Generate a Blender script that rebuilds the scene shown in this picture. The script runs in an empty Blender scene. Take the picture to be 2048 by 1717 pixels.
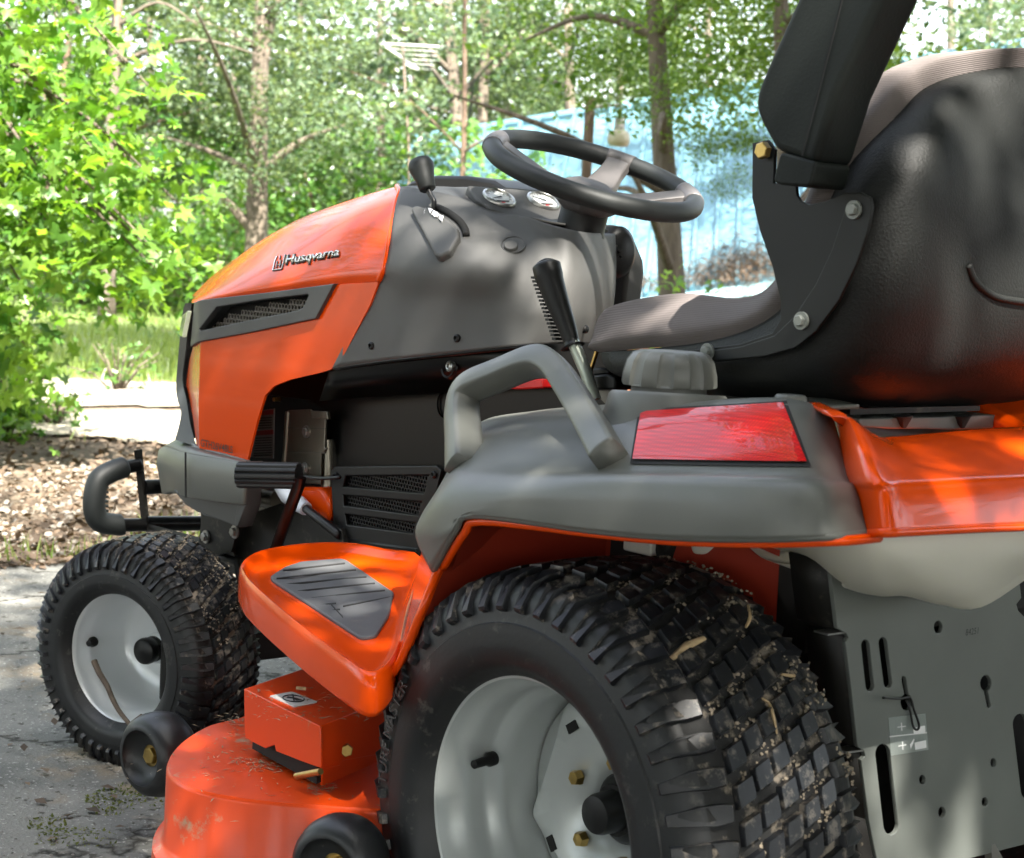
import bpy, bmesh, math, random
import numpy as np
from mathutils import Vector, Matrix, noise
from math import sin, cos, pi, radians, sqrt, atan2
random.seed(7); RNG = np.random.default_rng(7)
SC = bpy.context.scene
COL = SC.collection

# ---------------------------------------------------------------- camera
CC = Vector((-1.31669525, 1.67899299, 0.88821605))
CR = Vector((-0.63612084, -0.76988857, 0.05120403))
CU = Vector((0.10714252, -0.02241785, 0.99399091))
CF = Vector((0.76411436, -0.63778446, -0.09674826))
FPX = 3302.3
cam_d = bpy.data.cameras.new('camera'); cam = bpy.data.objects.new('camera', cam_d); COL.objects.link(cam)
cam.matrix_world = Matrix(((CR.x, CU.x, -CF.x, CC.x), (CR.y, CU.y, -CF.y, CC.y), (CR.z, CU.z, -CF.z, CC.z), (0, 0, 0, 1)))
cam_d.sensor_width = 36.0; cam_d.lens = 36.0 * FPX / 2048.0
cam_d.clip_start = 0.05; cam_d.clip_end = 600
cam_d.dof.use_dof = True; cam_d.dof.focus_distance = 2.25; cam_d.dof.aperture_fstop = 11.0
SC.camera = cam
# ---------------------------------------------------------------- world, sun, exposure
SUN_EL, SUN_AZ = radians(52), Vector((-0.93, 0.36, 0)).normalized()   # direction towards the sun on the ground
w = bpy.data.worlds.new('World'); SC.world = w; w.use_nodes = True
nt = w.node_tree; nt.nodes.clear()
sky = nt.nodes.new('ShaderNodeTexSky'); sky.sky_type = 'NISHITA'; sky.sun_disc = False
sky.sun_elevation = SUN_EL; sky.sun_rotation = atan2(SUN_AZ.x, SUN_AZ.y)
sky.air_density = 1.0; sky.dust_density = 3.0; sky.ozone_density = 1.0
bg = nt.nodes.new('ShaderNodeBackground'); bg.inputs[1].default_value = 0.15
wo = nt.nodes.new('ShaderNodeOutputWorld')
bw = nt.nodes.new('ShaderNodeRGBToBW'); hz = nt.nodes.new('ShaderNodeMix'); hz.data_type = 'RGBA'; hz.inputs[0].default_value = .62   # humid whitish summer sky
nt.links.new(sky.outputs[0], bw.inputs[0]); nt.links.new(sky.outputs[0], hz.inputs[6]); nt.links.new(bw.outputs[0], hz.inputs[7]); nt.links.new(hz.outputs[2], bg.inputs[0]); nt.links.new(bg.outputs[0], wo.inputs[0])
sl = bpy.data.lights.new('sun', 'SUN'); sl.energy = 4.2; sl.angle = radians(0.5); sl.color = (1.0, 0.95, 0.86)
sun = bpy.data.objects.new('sun', sl); COL.objects.link(sun)
sdir = Vector((SUN_AZ.x * cos(SUN_EL), SUN_AZ.y * cos(SUN_EL), sin(SUN_EL)))
sun.rotation_euler = sdir.to_track_quat('Z', 'Y').to_euler(); sun.location = (0, 0, 20)
vs = SC.view_settings; vs.view_transform = 'Standard'; vs.look = 'None'; vs.exposure = 3.0; vs.gamma = 1.0; vs.use_curve_mapping = False

# ---------------------------------------------------------------- helpers
def ray(u, v): return CF + CR * ((u - 1024) / FPX) + CU * ((858.5 - v) / FPX)
def Y(u, v, y): d = ray(u, v); return CC + d * ((y - CC.y) / d.y)
def X(u, v, x): d = ray(u, v); return CC + d * ((x - CC.x) / d.x)
def Z(u, v, z): d = ray(u, v); return CC + d * ((z - CC.z) / d.z)
def D(u, v, dep): return CC + ray(u, v) * dep

def tag(o, label=None, cat=None, group=None, kind=None):
    if label: o['label'] = label
    if cat: o['category'] = cat
    if group: o['group'] = group
    if kind: o['kind'] = kind
    return o
def empty(name, loc=(0, 0, 0), label=None, cat=None, group=None):
    o = bpy.data.objects.new(name, None); COL.objects.link(o); o.location = loc; o.empty_display_size = .1
    return tag(o, label, cat, group)
def link(name, me, mat=None, parent=None, smooth=None, keep=False):
    """link a mesh in world coordinates under a parent (identity-rotation) Empty"""
    o = bpy.data.objects.new(name, me); COL.objects.link(o)
    if mat is not None:
        for m in (mat if isinstance(mat, (list, tuple)) else [mat]): me.materials.append(m)
    if parent is not None:
        o.parent = parent
        if not keep:
            wp = Vector((0, 0, 0)); p = parent
            while p is not None: wp += p.location; p = p.parent
            o.location = -wp
    if smooth is not None:
        me.shade_smooth()
        if smooth < 180: me.set_sharp_from_angle(angle=radians(smooth))
    return o
class MB:
    def __init__(s): s.v = []; s.f = []; s.m = []
    def add(s, vs, fs, mi=0):
        b = len(s.v); s.v += [tuple(p) for p in vs]; s.f += [tuple(i + b for i in f) for f in fs]; s.m += [mi] * len(fs)
    def box(s, c, sz, R=None, mi=0):
        c = Vector(c); h = [a / 2 for a in sz]; vs = []
        for i in range(8):
            p = Vector(((i & 1 or -1) * h[0] if i & 1 else -h[0], h[1] if i & 2 else -h[1], h[2] if i & 4 else -h[2]))
            vs.append(c + (R @ p if R else p))
        s.add(vs, [(0, 2, 3, 1), (4, 5, 7, 6), (0, 1, 5, 4), (2, 6, 7, 3), (0, 4, 6, 2), (1, 3, 7, 5)], mi)
    def tube(s, pts, r, n=12, caps=True, mi=0, closed=False, ell=None, sq=0, up0=None):
        pts = [Vector(p) for p in pts]; N = len(pts); rs = r if isinstance(r, (list, tuple)) else [r] * N
        vs = []; up = Vector(up0) if up0 else None
        for i, p in enumerate(pts):
            if closed: t = pts[(i + 1) % N] - pts[i - 1]
            else: t = pts[min(i + 1, N - 1)] - pts[max(i - 1, 0)]
            t.normalize()
            if up is None:
                up = Vector((0, 0, 1)) if abs(t.z) < .9 else Vector((1, 0, 0))
            a = (up - t * up.dot(t)).normalized(); up = a; b = t.cross(a)
            for k in range(n):
                th = 2 * pi * k / n; ea, eb = (1, 1) if ell is None else ell
                vs.append(p + (a * cos(th) * ea + b * sin(th) * eb) * rs[i] * (max(abs(cos(th)), abs(sin(th))) ** -sq))
        fs = []
        for i in range(N if closed else N - 1):
            for k in range(n):
                j = (i + 1) % N
                fs.append((i * n + k, i * n + (k + 1) % n, j * n + (k + 1) % n, j * n + k))
        if caps and not closed:
            fs.append(tuple(range(n))[::-1]); fs.append(tuple((N - 1) * n + k for k in range(n)))
        s.add(vs, fs, mi)
    def lathe(s, prof, c, ax, n=48, mi=0, a0=0, a1=2 * pi):
        """prof: (r, h) along axis ax from c"""
        c = Vector(c); ax = Vector(ax).normalized(); u = ax.orthogonal().normalized(); w_ = ax.cross(u)
        full = abs(a1 - a0 - 2 * pi) < 1e-6; M = n if full else n + 1; vs = []
        for r, h in prof:
            for k in range(M):
                t = a0 + (a1 - a0) * k / n; vs.append(c + ax * h + (u * cos(t) + w_ * sin(t)) * r)
        fs = []
        for i in range(len(prof) - 1):
            for k in range(n):
                k2 = (k + 1) % M
                fs.append((i * M + k, i * M + k2, (i + 1) * M + k2, (i + 1) * M + k))
        s.add(vs, fs, mi)
    def prism(s, poly, off, mi=0):
        """poly: list of 3d points (planar), extruded by vector off"""
        n = len(poly); poly = [Vector(p) for p in poly]; off = Vector(off)
        s.add(poly + [p + off for p in poly], [tuple(range(n)), tuple(range(2 * n - 1, n - 1, -1))] + [(i, i + n, (i + 1) % n + n, (i + 1) % n) for i in range(n)], mi)
    def grid(s, rows, mi=0, closeu=False):
        m = len(rows[0]); vs = [p for r in rows for p in r]; fs = []
        for i in range(len(rows) - 1):
            for j in range(m if closeu else m - 1):
                j2 = (j + 1) % m; fs.append((i * m + j, i * m + j2, (i + 1) * m + j2, (i + 1) * m + j))
        s.add(vs, fs, mi)
    def mesh(s, name, merge=None, normals=True):
        me = bpy.data.meshes.new(name); me.from_pydata(s.v, [], s.f)
        for i, m in enumerate(s.m): 
            if m: me.polygons[i].material_index = m
        bm = bmesh.new(); bm.from_mesh(me)
        if merge: bmesh.ops.remove_doubles(bm, verts=bm.verts, dist=merge)
        if normals: bmesh.ops.recalc_face_normals(bm, faces=bm.faces)
        bm.to_mesh(me); bm.free(); return me
    def obj(s, name, mat, parent=None, smooth=35, bevel=0, seg=2, merge=None, solid=0, sub=0, offset=-1):
        o = link(name, s.mesh(name, merge), mat, parent, smooth)
        if sub:
            md = o.modifiers.new('s', 'SUBSURF'); md.levels = md.render_levels = sub
        if solid:
            md = o.modifiers.new('t', 'SOLIDIFY'); md.thickness = solid; md.offset = offset
        if bevel:
            md = o.modifiers.new('b', 'BEVEL'); md.width = bevel; md.segments = seg; md.limit_method = 'ANGLE'; md.angle_limit = radians(30); md.harden_normals = False
        return o
def cr(pts, n=6, closed=False):
    """catmull-rom through points"""
    pts = [Vector(p) for p in pts]; N = len(pts); out = []
    for i in range(N if closed else N - 1):
        if closed: p0, p1, p2, p3 = pts[i - 1], pts[i], pts[(i + 1) % N], pts[(i + 2) % N]
        else: p0, p1, p2, p3 = pts[max(i - 1, 0)], pts[i], pts[i + 1], pts[min(i + 2, N - 1)]
        for k in range(n):
            t = k / n
            out.append(.5 * ((2 * p1) + (p2 - p0) * t + (2 * p0 - 5 * p1 + 4 * p2 - p3) * t * t + (3 * p1 - p0 - 3 * p2 + p3) * t ** 3))
    if not closed: out.append(pts[-1])
    return out
def rnd(pts, rad, n=4):
    """round the corners of a closed polygon by cutting and arcing (quadratic)"""
    pts = [Vector(p) for p in pts]; N = len(pts); out = []
    for i in range(N):
        r = rad[i] if isinstance(rad, (list, tuple)) else rad
        a, b, c = pts[i - 1], pts[i], pts[(i + 1) % N]
        if r <= 0: out.append(b); continue
        d1, d2 = (a - b), (c - b); r1 = min(r, d1.length * .48); r2 = min(r, d2.length * .48)
        p, q = b + d1.normalized() * r1, b + d2.normalized() * r2
        for k in range(n + 1):
            t = k / n; out.append(p * (1 - t) ** 2 + b * 2 * t * (1 - t) + q * t * t)
    return out

# ---------------------------------------------------------------- materials
def mat(name, col, rough=.5, metal=0, coat=0, bump=None, var=None, spec=.5, coatr=.05, dust=None, sss=0):
    """bump=(scale, strength, kind, distance); var=(scale, amount); dust=(color, amount, scale)"""
    m = bpy.data.materials.new(name); m.use_nodes = True; N = m.node_tree.nodes; L = m.node_tree.links
    b = N['Principled BSDF']; b.inputs['Base Color'].default_value = (*col, 1); b.inputs['Roughness'].default_value = rough
    b.inputs['Metallic'].default_value = metal; b.inputs['Specular IOR Level'].default_value = spec
    b.inputs['Coat Weight'].default_value = coat; b.inputs['Coat Roughness'].default_value = coatr
    if sss: b.inputs['Subsurface Weight'].default_value = sss; b.inputs['Subsurface Radius'].default_value = (.02, .02, .015); b.inputs['Subsurface Scale'].default_value = 1
    tc = N.new('ShaderNodeTexCoord')
    last = None
    if var:
        n = N.new('ShaderNodeTexNoise'); n.inputs['Scale'].default_value = var[0]; n.inputs['Detail'].default_value = 6
        L.new(tc.outputs['Object'], n.inputs['Vector'])
        mr = N.new('ShaderNodeMapRange'); mr.inputs['From Min'].default_value = .3; mr.inputs['From Max'].default_value = .7
        mr.inputs['To Min'].default_value = 1 - var[1]; mr.inputs['To Max'].default_value = 1 + var[1]
        L.new(n.outputs['Fac'], mr.inputs['Value'])
        vm = N.new('ShaderNodeVectorMath'); vm.operation = 'SCALE'; vm.inputs[0].default_value = col
        L.new(mr.outputs[0], vm.inputs['Scale']); last = vm.outputs[0]; L.new(last, b.inputs['Base Color'])
    if dust:
        n = N.new('ShaderNodeTexNoise'); n.inputs['Scale'].default_value = dust[2]; n.inputs['Detail'].default_value = 10; n.inputs['Roughness'].default_value = .7
        L.new(tc.outputs['Object'], n.inputs['Vector'])
        rp = N.new('ShaderNodeMapRange'); rp.inputs['From Min'].default_value = 1 - dust[1]; rp.inputs['From Max'].default_value = 1.08 - dust[1]
        L.new(n.outputs['Fac'], rp.inputs['Value'])
        mx = N.new('ShaderNodeMix'); mx.data_type = 'RGBA'
        if last: L.new(last, mx.inputs[6])
        else: mx.inputs[6].default_value = (*col, 1)
        mx.inputs[7].default_value = (*dust[0], 1); L.new(rp.outputs[0], mx.inputs[0]); L.new(mx.outputs[2], b.inputs['Base Color'])
    if bump:
        if bump[2] == 'wave':
            n = N.new('ShaderNodeTexWave'); n.inputs['Scale'].default_value = bump[0]; n.bands_direction = 'Z'; n.inputs['Distortion'].default_value = .3
        elif bump[2] == 'voronoi':
            n = N.new('ShaderNodeTexVoronoi'); n.inputs['Scale'].default_value = bump[0]
        else:
            n = N.new('ShaderNodeTexNoise'); n.inputs['Scale'].default_value = bump[0]; n.inputs['Detail'].default_value = 4
        L.new(tc.outputs['Object'], n.inputs['Vector'])
        bp = N.new('ShaderNodeBump'); bp.inputs['Strength'].default_value = bump[1]; bp.inputs['Distance'].default_value = bump[3]
        L.new(n.outputs[0], bp.inputs['Height']); L.new(bp.outputs[0], b.inputs['Normal'])
    return m
def leafmat(name, c1, c2, trans=.5, gloss=.35, tint=(2.2, 1.8, .6)):
    m = bpy.data.materials.new(name); m.use_nodes = True; N = m.node_tree.nodes; L = m.node_tree.links; N.clear()
    out = N.new('ShaderNodeOutputMaterial'); g = N.new('ShaderNodeNewGeometry'); cr_ = N.new('ShaderNodeValToRGB')
    cr_.color_ramp.elements[0].color = (*c1, 1); cr_.color_ramp.elements[1].color = (*c2, 1)
    L.new(g.outputs['Random Per Island'], cr_.inputs[0])
    oi = N.new('ShaderNodeObjectInfo'); hs = N.new('ShaderNodeHueSaturation')
    mr = N.new('ShaderNodeMapRange'); mr.inputs['To Min'].default_value = .8; mr.inputs['To Max'].default_value = 1.25
    L.new(oi.outputs['Random'], mr.inputs['Value']); L.new(mr.outputs[0], hs.inputs['Value'])
    L.new(cr_.outputs[0], hs.inputs['Color'])
    d = N.new('ShaderNodeBsdfPrincipled'); d.inputs['Roughness'].default_value = gloss; L.new(hs.outputs[0], d.inputs['Base Color'])
    t = N.new('ShaderNodeBsdfTranslucent'); tm = N.new('ShaderNodeMix'); tm.data_type = 'RGBA'; tm.blend_type = 'MULTIPLY'; tm.inputs[0].default_value = 1
    L.new(hs.outputs[0], tm.inputs[6]); tm.inputs[7].default_value = (*tint, 1); L.new(tm.outputs[2], t.inputs[0])
    mx = N.new('ShaderNodeMixShader'); mx.inputs[0].default_value = trans
    L.new(d.outputs[0], mx.inputs[1]); L.new(t.outputs[0], mx.inputs[2]); L.new(mx.outputs[0], out.inputs[0])
    return m
M = {}
M['orange'] = mat('orange_paint', (.73, .064, .001), .22, 0, .32, spec=.15, bump=(9, .03, 'noise', .01), coatr=.04)
M['orange2'] = mat('orange_deck_paint', (.66, .054, .002), .40, 0, .2, spec=.3, coatr=.12, dust=((.42, .22, .13), .40, 14))
M['orangeshade'] = mat('orange_paint_in_shade', (.28, .022, .006), .6)  # wheel-arch shade put into the colour: darker copy of the orange paint
M['grey'] = mat('grey_plastic', (.112, .115, .104), .42, bump=(900, .12, 'noise', .001), var=(6, .06), dust=((.24, .22, .19), .345, 230))
M['greydash'] = mat('grey_dash_plastic', (.076, .075, .072), .60, bump=(900, .12, 'noise', .001), var=(5, .05))
M['greytrim'] = mat('dark_grey_trim', (.055, .056, .056), .5, bump=(900, .1, 'noise', .001))
M['black'] = mat('black_paint', (.0022, .0022, .0022), .30, 0, .05, spec=.25, dust=((.03, .028, .025), .27, 120))
M['blackplastic'] = mat('black_plastic', (.0042, .0042, .0044), .42, spec=.35, bump=(500, .1, 'noise', .001))
M['chassis'] = mat('black_chassis', (.0075, .007, .006), .5, spec=.3, dust=((.05, .045, .035), .42, 20))
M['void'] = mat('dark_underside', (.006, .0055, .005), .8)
M['shell'] = mat('textured_black_shell', (.0062, .007, .0066), .58, spec=.35, bump=(330, .6, 'noise', .0011), dust=((.05, .045, .04), .27, 150))
M['bracket'] = mat('black_bracket', (.0040, .0048, .0045), .5, spec=.35, dust=((.3, .26, .2), .245, 90))
M['armrest'] = mat('armrest_vinyl', (.0045, .007, .006), .66, spec=.3, bump=(260, .3, 'noise', .001))
M['fabric'] = mat('seat_fabric', (.130, .112, .107), .9, bump=(150, .35, 'wave', .0010), var=(9, .08), spec=.2)
M['rubber'] = mat('tyre_rubber', (.0062, .0070, .0078), .48, bump=(160, .25, 'noise', .001), dust=((.045, .042, .038), .43, 40))
M['tread'] = mat('dusty_tread', (.0078, .0092, .0120), .42, bump=(120, .3, 'noise', .001), dust=((.12, .105, .088), .46, 46))
M['wheelrubber'] = mat('gauge_wheel_rubber', (.012, .013, .014), .42, bump=(200, .2, 'noise', .001), dust=((.09, .08, .07), .36, 60))
M['rim'] = mat('silver_rim', (.45, .475, .465), .32, .3, .2, var=(7, .05), dust=((.12, .11, .10), .27, 90))
M['rimf'] = mat('bright_silver_rim', (.66, .69, .70), .30, .25, .3, dust=((.16, .14, .12), .27, 90))
M['tank'] = mat('white_tank_plastic', (.68, .66, .57), .42, sss=.25, dust=((.12, .1, .08), .26, 70))
M['mudgroove'] = mat('muddy_tread_groove', (.012, .012, .012), .8, bump=(90, .6, 'noise', .002), dust=((.19, .16, .125), .475, 30))
M['plate'] = mat('gunmetal_plate', (.155, .168, .155), .38, .25, .1, var=(5, .12), dust=((.16, .15, .13), .30, 110))
M['steel'] = mat('zinc_steel', (.42, .42, .40), .3, .9)
M['gold'] = mat('yellow_zinc', (.45, .31, .10), .32, .85, var=(50, .2))
M['exhaust'] = mat('heat_shield_steel', (.23, .21, .17), .34, .85, var=(14, .15))
M['engine'] = mat('engine_metal', (.15, .14, .12), .45, .6)
M['wheelgrip'] = mat('steering_wheel_foam', (.011, .0135, .0135), .55, bump=(500, .15, 'noise', .001))
M['wheelgrey'] = mat('steering_hub_grey', (.095, .088, .087), .5)
M['red'] = mat('red_plastic', (.62, .012, .012), .4)
M['white'] = mat('white_plastic', (.62, .66, .74), .35)
M['paper'] = mat('white_sticker', (.62, .60, .56), .5)
M['stickergrey'] = mat('grey_sticker_print', (.16, .155, .15), .5)
M['ink'] = mat('black_print', (.015, .015, .015), .5)
M['darkred'] = mat('dark_red_print', (.18, .012, .012), .5)
M['whiteink'] = mat('white_print', (.75, .75, .75), .5)
M['chrome'] = mat('chrome_badge', (.62, .60, .58), .18, .9)
M['foil'] = mat('foil_label', (.34, .38, .36), .3, .5, bump=(300, .3, 'noise', .001))
M['cable'] = mat('black_cable', (.008, .008, .009), .4)
M['lens'] = mat('headlight_lens', (.6, .62, .45), .1, 0, 1)
M['gauge'] = mat('gauge_face', (.72, .74, .72), .3, 0, .6)
M['twig'] = mat('twig_bark', (.10, .075, .055), .85, bump=(90, .5, 'noise', .002), var=(60, .3))
M['chip'] = mat('pale_wood_chip', (.50, .36, .20), .8, var=(80, .3), bump=(150, .5, 'noise', .001))
M['straw'] = mat('dry_grass_debris', (.33, .25, .16), .9)
M['pad'] = mat('footrest_rubber_pad', (.085, .088, .092), .62, bump=(500, .2, 'noise', .001), dust=((.13, .12, .11), .40, 20))
M['ventmesh'] = mat('brown_grey_mesh', (.10, .085, .07), .6)
M['groove'] = mat('pad_groove', (.018, .018, .019), .8)

def reflector():
    m = bpy.data.materials.new('red_reflector'); m.use_nodes = True; N = m.node_tree.nodes; L = m.node_tree.links
    b = N['Principled BSDF']; b.inputs['Base Color'].default_value = (.72, .008, .012, 1); b.inputs['Roughness'].default_value = .35
    b.inputs['Coat Weight'].default_value = .65; b.inputs['Coat Roughness'].default_value = .02; b.inputs['Metallic'].default_value = .0; b.inputs['Specular IOR Level'].default_value = .1
    tc = N.new('ShaderNodeTexCoord'); v = N.new('ShaderNodeTexVoronoi'); v.inputs['Scale'].default_value = 230; v.inputs['Randomness'].default_value = .0
    L.new(tc.outputs['Object'], v.inputs['Vector'])
    rp = N.new('ShaderNodeValToRGB'); rp.color_ramp.elements[0].color = (.74, .009, .009, 1); rp.color_ramp.elements[1].color = (.50, .004, .006, 1)
    rp.color_ramp.elements[0].position = .25; rp.color_ramp.elements[1].position = .6
    L.new(v.outputs['Distance'], rp.inputs[0]); L.new(rp.outputs[0], b.inputs['Base Color'])
    bp = N.new('ShaderNodeBump'); bp.inputs['Strength'].default_value = .25; bp.inputs['Distance'].default_value = .0006
    L.new(v.outputs['Distance'], bp.inputs['Height']); L.new(bp.outputs[0], b.inputs['Normal'])
    return m
M['reflector'] = reflector()
M['leaf_far'] = leafmat('oak_leaves', (.040, .075, .040), (.135, .185, .095), .40, tint=(1.7, 1.55, .8))  # haze put into the leaf colour: paler and less saturated
M['leaf_mid'] = leafmat('tree_leaves', (.04, .10, .018), (.14, .25, .05), .5)
M['leaf_near'] = leafmat('sweetgum_leaves', (.045, .14, .018), (.21, .36, .06), .52, .4, tint=(1.9, 1.8, .7))
M['leaf_shrub'] = leafmat('shrub_leaves', (.04, .11, .02), (.12, .24, .06), .4)

def bark(name, c):
    m = mat(name, c, .9, bump=(9, .9, 'noise', .05), var=(5, .35))
    for n in m.node_tree.nodes:
        if n.type == 'TEX_NOISE':
            L = m.node_tree.links; src = [l for l in L if l.to_node == n][0].from_socket
            mp = m.node_tree.nodes.new('ShaderNodeMapping'); mp.inputs['Scale'].default_value = (3, 3, .5)
            L.new(src, mp.inputs[0]); L.new(mp.outputs[0], n.inputs['Vector'])
    return m
M['bark'] = bark('grey_bark', (.115, .092, .068)); M['barkr'] = bark('brown_bark', (.12, .078, .052))
# ================================================================ the setting
def gmat(name, cols, scales, rough=.95, bumpd=.02, bumps=.6):
    """ground: two noises blend three colours, fine speckle on top"""
    m = bpy.data.materials.new(name); m.use_nodes = True; N = m.node_tree.nodes; L = m.node_tree.links
    b = N['Principled BSDF']; b.inputs['Roughness'].default_value = rough; b.inputs['Specular IOR Level'].default_value = .2
    tc = N.new('ShaderNodeTexCoord')
    def nz(s, det=8, r=.6):
        n = N.new('ShaderNodeTexNoise'); n.inputs['Scale'].default_value = s; n.inputs['Detail'].default_value = det; n.inputs['Roughness'].default_value = r
        L.new(tc.outputs['Object'], n.inputs['Vector']); return n
    n1, n2, n3 = nz(scales[0]), nz(scales[1]), nz(scales[2], 3)
    def mix(f, lo, hi, a, bcol):
        mr = N.new('ShaderNodeMapRange'); mr.inputs['From Min'].default_value = lo; mr.inputs['From Max'].default_value = hi; L.new(f, mr.inputs['Value'])
        mx = N.new('ShaderNodeMix'); mx.data_type = 'RGBA'; L.new(mr.outputs[0], mx.inputs[0])
        for s, c in ((6, a), (7, bcol)):
            if isinstance(c, tuple): mx.inputs[s].default_value = (*c, 1)
            else: L.new(c, mx.inputs[s])
        return mx.outputs[2]
    c = mix(n1.outputs[0], .42, .58, cols[0], cols[1]); c = mix(n2.outputs[0], .55, .68, c, cols[2]); c = mix(n3.outputs[0], .60, .68, c, cols[3])
    if name == 'worn_asphalt':
        vo = N.new('ShaderNodeTexVoronoi'); vo.feature = 'DISTANCE_TO_EDGE'; vo.inputs['Scale'].default_value = 1.15; wp = nz(3.5, 5)
        ad = N.new('ShaderNodeMix'); ad.data_type = 'RGBA'; ad.blend_type = 'ADD'; ad.inputs[0].default_value = .35; L.new(tc.outputs['Object'], ad.inputs[6]); L.new(wp.outputs[1], ad.inputs[7]); L.new(ad.outputs[2], vo.inputs['Vector'])
        c = mix(vo.outputs[0], .0, .012, (.03, .028, .024), c); c = mix(nz(38, 4).outputs[0], .60, .66, c, (.07, .065, .055))
    L.new(c, b.inputs['Base Color'])
    bp = N.new('ShaderNodeBump'); bp.inputs['Strength'].default_value = bumps; bp.inputs['Distance'].default_value = bumpd
    L.new(n3.outputs[0], bp.inputs['Height']); L.new(bp.outputs[0], b.inputs['Normal'])
    return m
M['litter'] = gmat('leaf_litter_soil', [(.11, .08, .058), (.16, .125, .09), (.07, .053, .036), (.28, .24, .19)], (2.2, 9, 60))
M['drive'] = gmat('worn_asphalt', [(.13, .13, .12), (.21, .205, .185), (.25, .20, .14), (.38, .37, .34)], (2.2, 5.5, 120), bumpd=.006, bumps=.9)
M['road'] = gmat('pale_sand_road', [(.27, .24, .18), (.33, .30, .24), (.19, .16, .12), (.36, .33, .28)], (1.5, 6, 60))
M['lawn'] = gmat('lawn_soil', [(.10, .15, .045), (.15, .19, .07), (.18, .16, .09), (.22, .24, .12)], (.8, 4, 50))
M['gravel'] = mat('pale_pebbles', (.22, .195, .16), .8, var=(20, .4))
def terrain(x, y):
    p = (Vector((x, y, 0)) - CC); dep = p.dot(Vector((.768, -.641, 0))); lat = p.dot(Vector((-.641, -.768, 0)))
    z = 0.0
    if dep > 8.5: z += .012 * (dep - 8.5) * max(0, min(1, (-lat + 1) / 3))      # lawn rises on the left
    if lat > 0: z -= min(2.2, .16 * max(0, dep - 7)) * min(1, lat / 2.)          # ground falls towards the house
    return z
def sheet(name, poly_fn, mat_, z0, x0, x1, y0, y1, st):
    """terrain-following sheet of cells for which poly_fn(x, y) holds"""
    nx, ny = int((x1 - x0) / st), int((y1 - y0) / st); idx = {}; vs = []; fs = []
    def vi(i, j):
        if (i, j) not in idx:
            x, y = x0 + i * st, y0 + j * st; idx[i, j] = len(vs)
            vs.append((x, y, terrain(x, y) + z0 + .012 * noise.noise(Vector((x * .7, y * .7, 0)))))
        return idx[i, j]
    for i in range(nx):
        for j in range(ny):
            if poly_fn(x0 + (i + .5) * st, y0 + (j + .5) * st): fs.append((vi(i, j), vi(i + 1, j), vi(i + 1, j + 1), vi(i, j + 1)))
    me = bpy.data.meshes.new(name); me.from_pydata(vs, [], fs); return link(name, me, mat_, None, 180)
g = sheet('ground', lambda x, y: True, M['litter'], 0, -150, 210, -210, 150, 5); 
# replace the coarse part by a finer one near the camera
bpy.data.objects.remove(g)
vs, fs = [], []
xs = sorted(set([-150, -80, -40, -20, -10] + [i * .75 - 6 for i in range(60)] + [45, 60, 90, 140, 210])); ys = sorted(set([150, 80, 40, 20, 10] + [7 - i * .75 for i in range(60)] + [-45, -60, -90, -140, -210]))
for x in xs:
    for y in ys: vs.append((x, y, terrain(x, y) + .012 * noise.noise(Vector((x * .7, y * .7, 0)))))
for i in range(len(xs) - 1):
    for j in range(len(ys) - 1): a = i * len(ys) + j; fs.append((a, a + len(ys), a + len(ys) + 1, a + 1))
me = bpy.data.meshes.new('ground'); me.from_pydata(vs, [], fs); tag(link('ground', me, M['litter'], None, 180), kind='structure')
def nz1(x, y, s=1.): return noise.noise(Vector((x * s, y * s, 3.1)))
# edge line of the driveway: from (2.94,-.17) to (2.92,-.88), i.e. roughly x = 2.9
def in_drive(x, y): return x < 2.93 + .06 * (y + .3) + .09 * nz1(x, y, 2.5)
tag(sheet('driveway', in_drive, M['drive'], .014, -9, 3.4, -9, 5, .06), kind='structure')
def dl(x, y):
    p = Vector((x, y, 0)) - CC; return p.dot(Vector((.768, -.641, 0))), p.dot(Vector((-.641, -.768, 0)))
def in_road(x, y):
    d, l = dl(x, y); e = .25 * nz1(x, y, 1.3)
    return (7.75 + .10 * l + e < d < 9.3 + .25 * l + e or 9.6 + .25 * l + e * .6 < d < 11.2 + .25 * l + e) and l > -2.2 - .15 * d + 2 * e and l < 2
tag(sheet('road', in_road, M['road'], .016, 0, 16, -14, 3, .12), kind='structure')
def in_lawn(x, y):
    d, l = dl(x, y); return d > 11.0 + .25 * l + .3 * nz1(x, y, 1.5) and d < 26 and l < 3 and not in_road(x, y)
tag(sheet('lawn', in_lawn, M['lawn'], .012, 2, 40, -34, 6, .3), kind='structure')

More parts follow.
